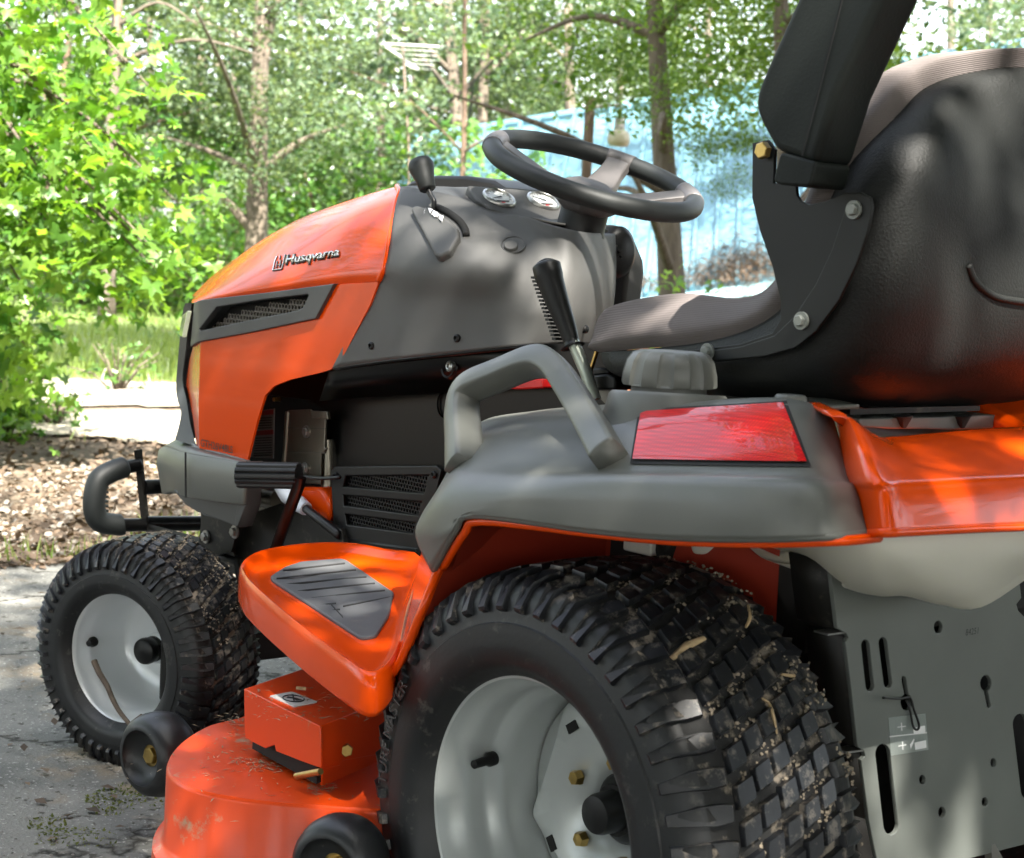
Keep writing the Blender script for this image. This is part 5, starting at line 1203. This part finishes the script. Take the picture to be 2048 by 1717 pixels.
# platform under the seat
b = MB(); b.prism([(-.31, .26, .705), (-.31, -.30, .705), (.30, -.30, .69), (.30, .26, .69)], (0, 0, -.01)); b.obj('seat_platform', M['orange'], TR, None)
b = MB(); b.prism([(-.27, -.02, .715), (-.27, -.40, .73), (-.02, -.40, .78), (-.02, -.10, .78)], (0, 0, -.03)); b.obj('rear_deck_hump', M['orange'], TR, 30, bevel=.012, seg=4)
sp_ = [X(u, v, -.15) for u, v in [(1716, 838), (1800, 836), (1900, 834), (1985, 830), (2012, 832), (2015, 846), (1990, 856), (1900, 860), (1850, 858), (1780, 858), (1722, 854)]]
b = MB(); b.prism(rnd(sp_, .005), (.22, 0, 0)); b.obj('seat_mount_plate', M['plate'], TR, 30, bevel=.003)
for u in (1808, 1925): b = MB(); b.tube([X(u, 832, -.153), X(u, 856, -.153)], [.012, .003], 6); b.obj('mount_notch', M['void'], TR, None)
b = MB(); b.prism([X(u, v, -.14) for u, v in [(1700, 818), (1960, 812), (1960, 822), (1700, 830)]], (.2, 0, 0)); b.obj('seat_slide', M['chassis'], TR, None)

# ---------------------------------------------------------------- fuel tank and rear plate
TK = [[(1470, 1074), (1560, 1070), (1640, 1066), (1720, 1064), (1800, 1062), (1880, 1060), (1960, 1056), (2060, 1050)],
      [(1500, 1080), (1585, 1092), (1650, 1100), (1730, 1110), (1800, 1110), (1880, 1112), (1960, 1108), (2060, 1095)],
      [(1510, 1084), (1600, 1102), (1665, 1135), (1735, 1150), (1800, 1150), (1870, 1165), (1950, 1165), (2050, 1125)],
      [(1515, 1087), (1612, 1112), (1680, 1162), (1742, 1178), (1795, 1180), (1870, 1198), (1955, 1202), (2045, 1146)],
      [(1517, 1089), (1616, 1118), (1688, 1174), (1748, 1190), (1800, 1190), (1868, 1207), (1945, 1213), (2045, 1153)]]
TX = [-.375, -.372, -.350, -.315, -.27]
TC = [.20, .14, .07, .02, 0, 0, 0, 0]
rows = [[X(u, v, x + c) for (u, v), c in zip(r, TC)] for r, x in zip(TK, TX)]
rows.insert(0, [p + Vector((.02, 0, .02)) for p in rows[0]])
rows.append([p + Vector((.12, 0, .012)) for p in rows[-1]])
for r in rows: l = r[-1]; r += [l + Vector((0, -.05, .012)), l + Vector((.01, -.2, .012))]
b = MB(); b.grid(pgrid(rows, 5, 5)); b.obj('fuel_tank', M['tank'], TR, 180)
b = MB(); q = [Y(u, v, .22) for u, v in [(1365, 1082), (1492, 1082), (1488, 1185), (1400, 1150), (1370, 1120)]]; b.prism(rnd(q, .012), (0, -.10, 0)); b.lathe([(0, .02), (.025, .012), (.034, -.01), (.034, -.04)], Y(1430, 1095, .235), (-.3, .6, -.7), 24); b.obj('tank_front_lobe', M['tank'], TR, 50, bevel=.01, seg=3)
b = MB(); b.box(Y(1285, 1092, .26), (.05, .02, .018)); b.obj('hanging_clip', M['tank'], TR, 40, bevel=.003)
b = MB(); b.box(Y(1290, 1092, .24), (.10, .03, .05)); b.tube([Y(1330, 1085, .24), Y(1352, 1112, .25)], .02, 10); b.obj('tank_bracket', M['void'], TR, 40, bevel=.004)
b = MB(); b.box((-.02, .0, .36), (.28, .40, .34)); b.box((-.10, -.1, .55), (.2, .5, .1)); b.obj('transaxle', M['void'], TR, 30, bevel=.01)
b = MB(); b.tube([(0, -.40, .28), (0, .40, .28)], .03, 16); b.obj('rear_axle', M['void'], TR, 60)
b = MB(); b.box((.13, 0, .57), (.50, .46, .20)); b.obj('arch_light_blocker', M['void'], TR, None)  # added box, blocks light coming through into the wheel arch
PXp = -.20
def P2(u, v, x=PXp): q = X(u, v, x); return (q.y, q.z)
def hole(u, v, ru, rv=None, n=16): rv = rv or ru * 1.5; return [P2(u + ru * cos(2 * pi * k / n), v + rv * sin(2 * pi * k / n)) for k in range(n)]
def slot(u0, v0, u1, v1, w_): 
    o = []
    for k in range(9): a = pi + pi * k / 8; o.append(P2(u0 + w_ * cos(a), v0 + w_ * 1.4 * sin(a)))
    for k in range(9): a = pi * k / 8; o.append(P2(u1 + w_ * cos(a), v1 + w_ * 1.4 * sin(a)))
    return o
def keyh(uc, vc, R_, us, vs_, w_):
    o = []; up = vs_ < vc; a0 = -pi / 2 if up else pi / 2
    for k in range(15): a = a0 + .42 + (2 * pi - .84) * k / 14; o.append(P2(uc + R_ * cos(a), vc + R_ * 1.45 * sin(a)))
    s = 1 if up else -1
    for k in range(5): a = (pi if up else 0) + pi * k / 4; o.append(P2(us + w_ * cos(a), vs_ + w_ * 1.4 * sin(a)))
    return o
pout = [(1656, 1120), (1664, 1190), (1672, 1255), (1690, 1266), (1694, 1275), (1688, 1284), (1700, 1380), (1712, 1492), (1725, 1500), (1728, 1512), (1720, 1520), (1735, 1640), (1745, 1690), (1760, 1760), (2150, 1660), (2060, 1300), (2046, 1236), (2032, 1222), (2028, 1208), (2038, 1195), (2034, 1158), (2020, 1100)]
loops = [[P2(u, v) for u, v in pout], hole(1872.5, 1254, 9.5, 14), slot(1727, 1291, 1736, 1370, 9.5), slot(1762, 1286, 1772, 1364, 9.5), keyh(1809, 1404, 12.5, 1804, 1358, 5.5), keyh(1968, 1366, 12, 1974, 1410, 5), slot(1762, 1508, 1778, 1648, 16), slot(2037, 1448, 2053, 1578, 16), hole(1983, 1525, 6.5, 10), hole(1841, 1559, 7, 11), hole(1966, 1603, 7, 10.5), hole(1880, 1624, 8, 12.5)]
me = curve_plate(loops, .002, .0008); map_mesh(me, lambda c: Vector((PXp + c.z, c.x, c.y))); link('rear_plate', me, M['plate'], TR, 30)
b = MB(); l0 = [X(u, v, PXp) for u, v in pout[:12]]; b.grid([l0, [p + Vector((.05, .006, 0)) for p in l0]]); b.obj('plate_flange', M['chassis'], TR, 30, solid=.003)
for u, v in ((1680, 1268), (1715, 1504)): b = MB(); b.prism([X(u - 24, v, PXp + .002), X(u + 12, v - 4, PXp - .002), X(u + 12, v - 1, PXp - .002), X(u - 24, v + 4, PXp + .002)], (.02, 0, 0)); b.obj('plate_tab', M['steel'], TR, None)
b = MB(); b.prism([X(u, v, PXp - .003) for u, v in [(1983, 1690), (1990, 1688), (2006, 1717), (2004, 1740), (1984, 1740)]], (.01, 0, 0)); b.obj('hitch_tab', M['steel'], TR, None)
side = X(1818, 1455, PXp - .0035)
b = MB(); b.prism([X(u, v, PXp - .0032) for u, v in [(1777, 1436), (1851, 1428), (1857, 1500), (1782, 1512)]], (.0006, 0, 0)); b.obj('foil_label', M['foil'], TR, None)
b = MB()
for q in [[(1779, 1473), (1854, 1465), (1854, 1467), (1779, 1475)], [(1826, 1456), (1850, 1452), (1851, 1466), (1828, 1469)], [(1829, 1486), (1852, 1481), (1853, 1496), (1831, 1500)], [(1795, 1454), (1812, 1452), (1812, 1454), (1795, 1456)], [(1802, 1446), (1804, 1446), (1805, 1462), (1803, 1462)], [(1797, 1492), (1813, 1489), (1813, 1491), (1797, 1494)], [(1804, 1484), (1806, 1484), (1807, 1500), (1805, 1500)], [(1820, 1490), (1828, 1478), (1829, 1480), (1822, 1498)]]:
    b.prism([X(u, v, PXp - .0036) for u, v in q], (.0003, 0, 0))
b.obj('label_print', M['whiteink'], TR, None)
me = text_mesh('84251', .011, 0); map_mesh(me, lambda c: X(1945, 1264, PXp - .0031) + Vector((0, -c.x * 1.0, c.y))); link('plate_stamp', me, M['ink'], TR, None)
b = MB(); b.tube(cr([X(1766, 1396, PXp - .02), X(1800, 1398, PXp - .012), X(1820, 1396, PXp - .006), X(1828, 1420, PXp - .008), X(1838, 1450, PXp - .010), X(1834, 1460, PXp - .010), X(1826, 1452, PXp - .008), X(1820, 1420, PXp - .005), X(1812, 1400, PXp - .0)], 6), .0014, 8); b.obj('cable_tie', M['cable'], TR, 180)

# ---------------------------------------------------------------- seat
SR = [[(1768, 262, .22), (1800, 232, .2), (1850, 182, .15), (1932, 152, .08), (2052, 140, 0)],
      [(1700, 335, .25), (1775, 292, .245), (1862, 230, .19), (1950, 190, .10), (2062, 172, 0)],
      [(1655, 420, .26), (1742, 390, .272), (1850, 345, .232), (1955, 320, .12), (2078, 300, 0)],
      [(1625, 500, .262), (1705, 515, .278), (1822, 510, .242), (1945, 490, .125), (2088, 470, 0)],
      [(1590, 590, .262), (1660, 640, .278), (1778, 650, .245), (1915, 640, .13), (2070, 625, 0)],
      [(1520, 652, .262), (1580, 712, .276), (1700, 755, .245), (1855, 765, .13), (2005, 745, 0)],
      [(1400, 688, .26), (1445, 745, .27), (1560, 792, .225), (1710, 815, .11), (1830, 822, 0)],
      [(1205, 706, .235), (1225, 742, .235), (1330, 772, .19), (1450, 792, .10), (1560, 806, 0)]]
S3 = [[Y(*p) for p in r] for r in SR]; S3 = [r + [mir(p) for p in r[-2::-1]] for r in S3]
b = MB(); b.grid(pgrid(S3, 7, 6)); seat = b.obj('seat_shell', M['shell'], TR, 180, solid=.006, offset=0)
seatbv = bvh_of(seat)
FS_ = [((1212, 708, .10), (1204, 690, .10)), ((1203, 706, .215), (1194, 670, .20)),((1240, 702, .24), (1204, 630, .20)), ((1300, 696, .25), (1240, 607, .20)), ((1400, 688, .262), (1360, 587, .20)), ((1520, 652, .264), (1490, 597, .20)), ((1590, 590, .264), (1556, 560, .21)),
       ((1625, 500, .264), (1590, 470, .215)), ((1655, 420, .262), (1622, 385, .22)), ((1700, 335, .252), (1655, 290, .225)), ((1768, 262, .222), (1703, 222, .215)), ((1800, 232, .2), (1760, 152, .19)), ((1850, 182, .15), (1850, 116, .13)), ((1932, 152, .08), (1945, 107, .07)), ((2052, 140, 0), (2052, 105, 0))]
rows = []; N_ = len(FS_)
spine = [(.36, .80), (.335, .785), (.30, .80), (.26, .80), (.18, .805), (.08, .80), (.0, .81), (-.03, .86), (-.05, .93), (-.08, 1.0), (-.10, 1.05), (-.11, 1.08), (-.12, 1.10), (-.13, 1.12), (-.14, 1.135)]
for i, (p, s) in enumerate(FS_):
    P_, S_ = Y(*p), Y(*s); q = (P_ + S_) / 2; 
    cenv = Vector((.1, 0, .95)); outv = Vector((.9, .4, .0)) if i < 2 else Vector((0, 1, 0)) if i < 10 else Vector((-.3, .25, .8)).normalized()
    q += outv * (.010 if i < 3 else .016 if i < 10 else .012)
    f = Vector((spine[i][0], 0, spine[i][1])); i_ = S_.lerp(f, .25) + (Vector((0, 0, .004)) if i < 7 else Vector((.012, 0, 0)))
    rows.append([P_, P_.lerp(q, .5) + outv * .012, q + outv * .004, S_.lerp(q, .35) + outv * .004, S_, i_, S_.lerp(f, .7), f])
rows = [r + [mir(p) for p in r[-2::-1]] for r in rows]
b = MB(); b.grid(pgrid(rows, 4, 6)); b.obj('seat_cushion', M['fabric'], TR, 180)
b = MB(); edge = [hit(seatbv, u, v, .000) for u, v in [(1936, 530), (1948, 560), (1975, 585), (2005, 598), (2060, 606)]]; edge = [e for e in edge if e]; b.tube(cr(edge, 5), .0045, 8); b.obj('shell_rib', M['shell'], TR, 180)
# steel bracket
BY = .288
side_plate('seat_bracket', [[(1506, 288), (1535, 282), (1548, 300), (1545, 368), (1590, 372), (1592, 392), (1600, 404), (1618, 412), (1650, 405), (1690, 388), (1720, 386), (1738, 396), (1742, 414), (1735, 455), (1712, 525), (1676, 600), (1630, 662), (1590, 694), (1530, 712), (1440, 722), (1340, 722), (1300, 716), (1400, 700), (1480, 690), (1545, 668), (1562, 640), (1562, 600), (1545, 530), (1520, 460), (1505, 395)]], BY, .005, M['bracket'], TR, .001)
side_plate('bracket_strap', [[(1700, 390), (1722, 388), (1739, 398), (1742, 414), (1735, 455), (1712, 525), (1676, 600), (1630, 662), (1590, 694), (1530, 711), (1440, 720), (1380, 722), (1400, 706), (1480, 696), (1548, 674), (1590, 634), (1632, 570), (1665, 500), (1688, 430)]], BY + .004, .004, M['bracket'], TR, .0012)
for u, v in ((1708, 420), (1603, 642), (1415, 704)): hexbolt('bracket_bolt', Y(u, v, BY + .005), (0, 1, 0), .0066, .006, M['plate'], TR)
# raised armrest
def arm():
    b = MB(); po = [(1618, -60), (1787, -60), (1672, 190), (1628, 330), (1548, 300), (1528, 262), (1512, 232), (1508, 205), (1515, 170)]
    P_ = [Y(u, v, .335) for u, v in po]; b.prism(rnd(P_, [0, 0, 0, .012, .010, .03, .03, .03, .03]), (0, -.062, 0)); b.obj('armrest', M['armrest'], TR, 60, bevel=.016, seg=6)
    b = MB(); P_ = [Y(u, v, .336) for u, v in [(1560, 304), (1632, 324), (1620, 374), (1556, 370), (1545, 362)]]; b.prism(rnd(P_, .006), (0, -.058, 0)); b.obj('armrest_end_cap', M['armrest'], TR, 40, bevel=.006, seg=3)
    b = MB(); P_ = [Y(u, v, .3365) for u, v in [(1700, -60), (1702, -60), (1606, 312), (1603, 312)]]; b.prism(P_, (0, .0006, 0)); b.obj('armrest_crease', M['void'], TR, None)
arm()
hexbolt('armrest_bolt', Y(1530, 302, .292), (0, 1, 0), .0098, .007, M['gold'], TR, False)

# ---------------------------------------------------------------- levers by the seat
b = MB(); b.tube([Y(1144, 680, .22), Y(1172, 745, .215), Y(1190, 800, .21)], .0085, 12); b.obj('lift_lever_shaft', mat('zinc_green_shaft', (.42, .46, .40), .35, .6), TR, 60)
gp_ = cr([Y(1092, 528, .225), Y(1100, 560, .225), Y(1117, 610, .223), Y(1134, 655, .221), Y(1146, 694, .22)], 5)
b = MB(); rs_ = [.0155] + [.0195] * 4 + [.0185 - .0006 * k for k in range(len(gp_) - 5)]; rs_[-1] = .0165; b.tube(gp_, rs_, 20); 
c0 = gp_[0]; d0 = (gp_[0] - gp_[1]).normalized(); b.tube([c0, c0 + d0 * .004, c0 + d0 * .007], [.0155, .010, .003], 20); b.obj('lift_lever_grip', M['blackplastic'], TR, 180)
b = MB()
for k in range(17): t = k / 16; b.box(Y(1072 + 42 * t, 556 + 122 * t, .222), (.0075, .012, .0034))
b.obj('lever_grip_ribs', M['blackplastic'], TR, None)['kind'] = 'stuff'
b = MB(); b.prism([Y(u, v, .17) for u, v in [(980, 778), (1030, 764), (1084, 757), (1086, 776), (1040, 779)]], (0, -.02, 0)); b.obj('release_lever', M['red'], TR, 30, bevel=.002)
b = MB(); b.prism([Y(u, v, .20) for u, v in [(1180, 752), (1215, 748), (1230, 756), (1230, 780), (1182, 780)]], (0, -.05, 0)); b.prism([Y(u, v, .195) for u, v in [(1184, 735), (1214, 737), (1216, 750), (1184, 752)]], (0, -.03, 0)); b.obj('seat_latch', M['blackplastic'], TR, 30, bevel=.003)
b = MB(); b.tube([Y(1198, 690, .18), Y(1182, 740, .18), Y(1186, 790, .18)], .003, 6); b.obj('latch_wire', M['gold'], TR, 60)
b = MB(); b.prism([Y(u, v, .19) for u, v in [(1186, 782), (1230, 782), (1222, 812), (1214, 812)]], (0, -.03, 0)); b.obj('latch_block', M['engine'], TR, None)

# ---------------------------------------------------------------- mower deck (lifted with the tractor)
MD = empty('mower_deck', (.45, 0, .1)); MD.parent = TR
ZT = .232
DP = [(480, 1436), (420, 1451), (375, 1476), (346, 1503), (335, 1530), (342, 1552), (378, 1574), (440, 1590), (530, 1603), (620, 1610), (700, 1616), (790, 1620)]
dp = [Z(u, v, ZT) for u, v in DP]
l = dp[-1]; fr0 = dp[0]
loop = cr(dp, 5) + [Vector((.12, .30, ZT)), Vector((.05, .05, ZT)), Vector((.12, -.30, ZT)), Vector((.3, -.60, ZT)), Vector((.62, -.60, ZT)), Vector((.78, -.3, ZT)), Vector((.86, .0, ZT)), Vector((.80, .30, ZT))]
def offs(L_, d):
    o = []; n = len(L_)
    for i in range(n):
        t = (L_[(i + 1) % n] - L_[i - 1]); t.z = 0; t.normalize(); nn = Vector((t.y, -t.x, 0)); o.append(L_[i] + nn * d)
    return o
sg = 1 if (offs(loop, .01)[20] - Vector((.45, 0, ZT))).length > (loop[20] - Vector((.45, 0, ZT))).length else -1
rings = [offs(loop, -.004 * sg), offs(loop, -.0015 * sg), [p - Vector((0, 0, .002)) for p in offs(loop, 0)], [p - Vector((0, 0, .006)) for p in offs(loop, .0015 * sg)], [p - Vector((0, 0, .092)) for p in offs(loop, .002 * sg)], [p - Vector((0, 0, .100)) for p in offs(loop, .007 * sg)], [p - Vector((0, 0, .104)) for p in offs(loop, .016 * sg)], [p - Vector((0, 0, .130)) for p in offs(loop, .017 * sg)]]
b = MB(); b.grid(rings, closeu=True); b.add(rings[0], [tuple(range(len(loop)))]); deck = b.obj('deck_shell', M['orange2'], MD, 50, merge=.0001)
# belt cover box
zb = .318
q = [Z(u, v, zb) for u, v in [(488, 1378), (612, 1336), (775, 1400), (640, 1453)]]
b = MB(); b.prism(q, (0, 0, -.003)); b.obj('belt_cover_top', M['orange2'], MD, 30, bevel=.001)
def wallp(pts, name, th=.003):
    b = MB(); a = pts; n = (a[1] - a[0]).cross(a[2] - a[1]).normalized(); 
    if n.dot(CC - a[0]) < 0: n = -n
    b.prism(a, -n * th); b.obj(name, M['orange2'], MD, 30, bevel=.0008)
yo = q[0].y; A0, A3 = q[0], q[3]
def OF(u, v):   # on the outer face plane through A0, A3, vertical
    n = (A3 - A0).cross(Vector((0, 0, 1))).normalized(); return px3(u, v, A0, n)
wallp([OF(u, v) for u, v in [(488, 1380), (640, 1454), (642, 1537), (600, 1522), (552, 1503), (549, 1490), (530, 1497), (500, 1482), (489, 1474)]], 'belt_cover_side')
q_ = q; RB = q[2]
def RF(u, v): n = (RB - A3).cross(Vector((0, 0, 1))).normalized(); return px3(u, v, A3, n)
wallp([RF(u, v) for u, v in [(641, 1455), (776, 1402), (776, 1506), (686, 1522), (680, 1532), (643, 1538)]], 'belt_cover_rear')
wallp([RF(u, v) + Vector((.015, -.004, 0)) for u, v in [(650, 1525), (776, 1500), (776, 1565), (652, 1580)]], 'spindle_bracket')
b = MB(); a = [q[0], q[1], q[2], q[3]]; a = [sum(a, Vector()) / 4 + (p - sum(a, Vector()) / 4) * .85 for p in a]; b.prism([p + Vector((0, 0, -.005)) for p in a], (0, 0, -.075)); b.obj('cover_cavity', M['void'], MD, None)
hexbolt('deck_bolt', RF(692, 1500), (-1, .5, .1), .0085, .006, M['gold'], MD, False)
b = MB(); b.tube([OF(592, 1541) + Vector((-.02, .012, 0)), RF(640, 1532) + Vector((-.02, .012, 0))], .0042, 10); b.obj('deck_pin', M['gold'], MD, 60)
# warning sticker
st = [Z(u, v, zb + .0012) for u, v in [(538, 1392), (584, 1383), (636, 1404), (590, 1414)]]; b = MB(); b.prism(rnd(st, .004), (0, 0, -.001)); b.obj('no_step_sticker', M['paper'], MD, None)
sc_ = sum(st, Vector()) / 4; ex, ey = (st[1] - st[0]) , (st[3] - st[0])
b = MB(); ring_ = [sc_ + ex * .34 * cos(t) + ey * .34 * sin(t) * .62 * 1.3 + Vector((0, 0, .0006)) for t in [2 * pi * k / 28 for k in range(28)]]; b.tube(ring_, .0009, 5, closed=True)
b.prism([sc_ + ex * a + ey * c + Vector((0, 0, .0004)) for a, c in [(-.16, -.12), (-.02, -.2), (.12, .02), (.16, .2), (-.05, .16), (.0, .0)]], (0, 0, .0004)); b.prism([sc_ + ex * a + ey * c + Vector((0, 0, .0010)) for a, c in [(-.27, .24), (-.24, .27), (.27, -.24), (.24, -.27)]], (0, 0, .0003)); b.obj('sticker_symbol', M['ink'], MD, None)
# anti-scalp gauge wheels
def ball(c, R_, W_, ax, nm='gauge_wheel'):
    w_ = empty(nm, (0, 0, 0)); w_.parent = MD; b = MB()
    prof = [(.016, W_ * .22), (R_ * .45, W_ * .25), (R_ * .62, W_ * .38), (R_ * .66, W_ * .5), (R_ * .76, W_ * .5), (R_ * .92, W_ * .36), (R_, W_ * .12), (R_, -W_ * .12), (R_ * .92, -W_ * .36), (R_ * .76, -W_ * .5), (R_ * .5, -W_ * .5), (0, -W_ * .4)]
    b.lathe(prof, c, ax, 48); o = b.obj('gauge_wheel', M['wheelrubber'], MD, 60); hexbolt('gauge_wheel_bolt', Vector(c) + Vector(ax).normalized() * W_ * .16, ax, .013, .008, M['gold'], MD)
    bpy.data.objects.remove(w_)
gx = Vector((-.12, 1, 0)); c1 = Z(318, 1508, .155); b = MB(); b.tube([c1 + Vector((0, -.01, 0)), c1 + Vector((-.01, -.055, 0)), c1 + Vector((-.10, -.075, .01))], .010, 10); b.obj('gauge_wheel_arm', M['chassis'], MD, 60); ball(c1, .062, .070, (-.18, 1, 0)); ball(Z(683, 1726, .182), .058, .066, (-.45, 1, 0))
# ================================================================ loose bits
# twig caught between the front wheel and the gauge wheel
t = empty('twig', FC + Vector((0, .03, 0)), 'thin forked dry twig leaning in the front wheel rim', 'twig')
def FWp(u, v, o=.0): return px3(u, v, FC + FWN * o, FWN)
b = MB(); P_ = [FWp(188, 1322, .0), FWp(198, 1345, .004), FWp(214, 1372, .008), FWp(226, 1400, .012), FWp(240, 1425, .015), FWp(262, 1452, .018)]; b.tube(cr(P_, 5), [.0055 - .00008 * i for i in range(26)], 8); b.obj('stem', M['twig'], t, 60)
b = MB(); b.tube([FWp(260, 1450, .018), FWp(272, 1440, .02), FWp(283, 1431, .022)], [.004, .0035, .0028], 7); b.obj('side_shoot', M['twig'], t, 60)
dg = bpy.context.evaluated_depsgraph_get()
def child(par, nm): return [c for c in par.children if c.name.startswith(nm)][0]
ty = child(rw, 'tyre'); tme = ty.data; tb = BVHTree.FromPolygons([v.co + rw.location for v in tme.vertices], [tuple(p.vertices) for p in tme.polygons])
def chip(pts, r, mt, label, name='wood_chip'):
    P_ = [hit(tb, u, v, r * .7) for u, v in pts]; P_ = [p for p in P_ if p]
    b = MB(); b.tube(cr(P_, 3), [r * (.5 + .5 * sin(pi * (i + .5) / (3 * (len(P_) - 1) + 1))) for i in range(3 * (len(P_) - 1) + 1)], 7, ell=(.5, 1)); o = b.obj(name, mt, None, 60); tag(o, label, 'wood chip' if 'chip' in name else 'dry stem'); return o
chip([(1352, 1318), (1368, 1300), (1388, 1290), (1405, 1282)], .0065, M['chip'], 'pale wood chip lying on the rear tyre tread near its top')
chip([(1522, 1395), (1536, 1412), (1545, 1440), (1550, 1468)], .0035, M['chip'], 'curved pale dry stem stuck to the middle of the rear tyre tread', 'dry_stem')
chip([(1494, 1210), (1497, 1235), (1490, 1258)], .0022, M['chip'], 'thin reddish dry stem standing on the far shoulder of the rear tyre', 'dry_stem')
chip([(1560, 1352), (1580, 1355), (1592, 1350)], .004, M['chip'], 'small pale chip on the upper right shoulder of the rear tyre')
# caked mud between the tread blocks
rg = np.random.default_rng(5); P = []; 
yc0 = YC
for _ in range(5500):
    th = rg.uniform(-.6, 2.6) ; a = rg.uniform(-.95, .62); 
    if noise.noise(Vector((th * 9, a * 6, 1.3))) < .10 + .2 * (a > .3) : continue
    r = .281 + rg.uniform(.0, .0045); P.append((-r * cos(th - .6) if 0 else r * cos(pi - th + .9), YC + a * .5 * .127 * 2 * .9, .28 + r * sin(pi - th + .9)))
P = np.array(P); nr = P - np.array([0, 0, .28]); nr[:, 1] = 0; nr /= np.linalg.norm(nr, axis=1)[:, None]
M['mud'] = mat('dried_mud', (.24, .20, .15), .95, var=(60, .4))
tag(link('tread_mud', cards('tread_mud', P, .0030 * rg.uniform(.3, 1.7, len(P)), pb, pf, None, tilt=.25, nrm=nr), M['mud']), 'dried mud and grass caked in the rear tyre tread', None, None, 'stuff')
P = []
fM = fw.matrix_basis.copy(); fM = Matrix.Translation(fw.location) @ fw.rotation_euler.to_matrix().to_4x4()
for _ in range(2600):
    th = rg.uniform(.3, 2.9); a = rg.uniform(-.9, .7)
    if noise.noise(Vector((th * 7, a * 4, 4.3))) < .0: continue
    r = .1975 + rg.uniform(0, .004); q = fM @ Vector((r * cos(th), a * .083 * .9, r * sin(th))); P.append(tuple(q))
P = np.array(P); nr = P - np.array(tuple(fw.location)); nr /= np.linalg.norm(nr, axis=1)[:, None]
tag(link('front_tread_mud', cards('front_tread_mud', P, .0026 * rg.uniform(.3, 1.5, len(P)), pb, pf, None, tilt=.25, nrm=nr), M['mud']), 'dried mud caked in the front tyre tread', None, None, 'stuff')
# clippings on the deck
P = []
for (u, v, su, sv, n) in ((522, 1528, 22, 8, 110), (470, 1445, 14, 8, 60), (640, 1575, 14, 6, 60), (600, 1560, 120, 25, 110), (450, 1500, 60, 30, 60)):
    for _ in range(n):
        q = Z(u + rg.normal() * su, v + rg.normal() * sv, ZT + .0015); P.append(tuple(q))
for _ in range(150): q = Z(rg.uniform(500, 760), rg.uniform(1370, 1440), zb + .001); P.append(tuple(q))
P = np.array([p for p in P if True])
tag(link('deck_clippings', cards('deck_clippings', P, .009 * rg.uniform(.3, 1.6, len(P)), [(0, 0, 0), (.5, .08, .04), (1, 0, 0), (.5, -.08, .04)], LEAF[1], None, tilt=.12), M['straw']), 'dry grass clippings scattered on the orange mower deck', None, None, 'stuff')
b = MB(); b.tube([Z(592, 1377, zb + .004), Z(612, 1378, zb + .004)], .0026, 6); tag(b.obj('dry_stem', M['chip'], None, 60), 'short dry stem lying on the belt cover behind the sticker', 'dry stem')
b = MB(); q = Y(1531, 1088, .20); b.tube([q, q + Vector((.002, 0, -.022))], .0012, 5); b.tube([q + Vector((.002, 0, -.02)), q + Vector((.008, 0, -.038))], .001, 5); b.tube([q + Vector((.002, 0, -.02)), q + Vector((-.004, 0, -.036))], .001, 5); tag(b.obj('grass_sprig', M['straw'], None, 60), 'pale grass sprig hanging under the grey fender by the tank', 'grass sprig')
print('TRIS', sum(len(o.data.polygons) for o in SC.objects if o.type == 'MESH'))
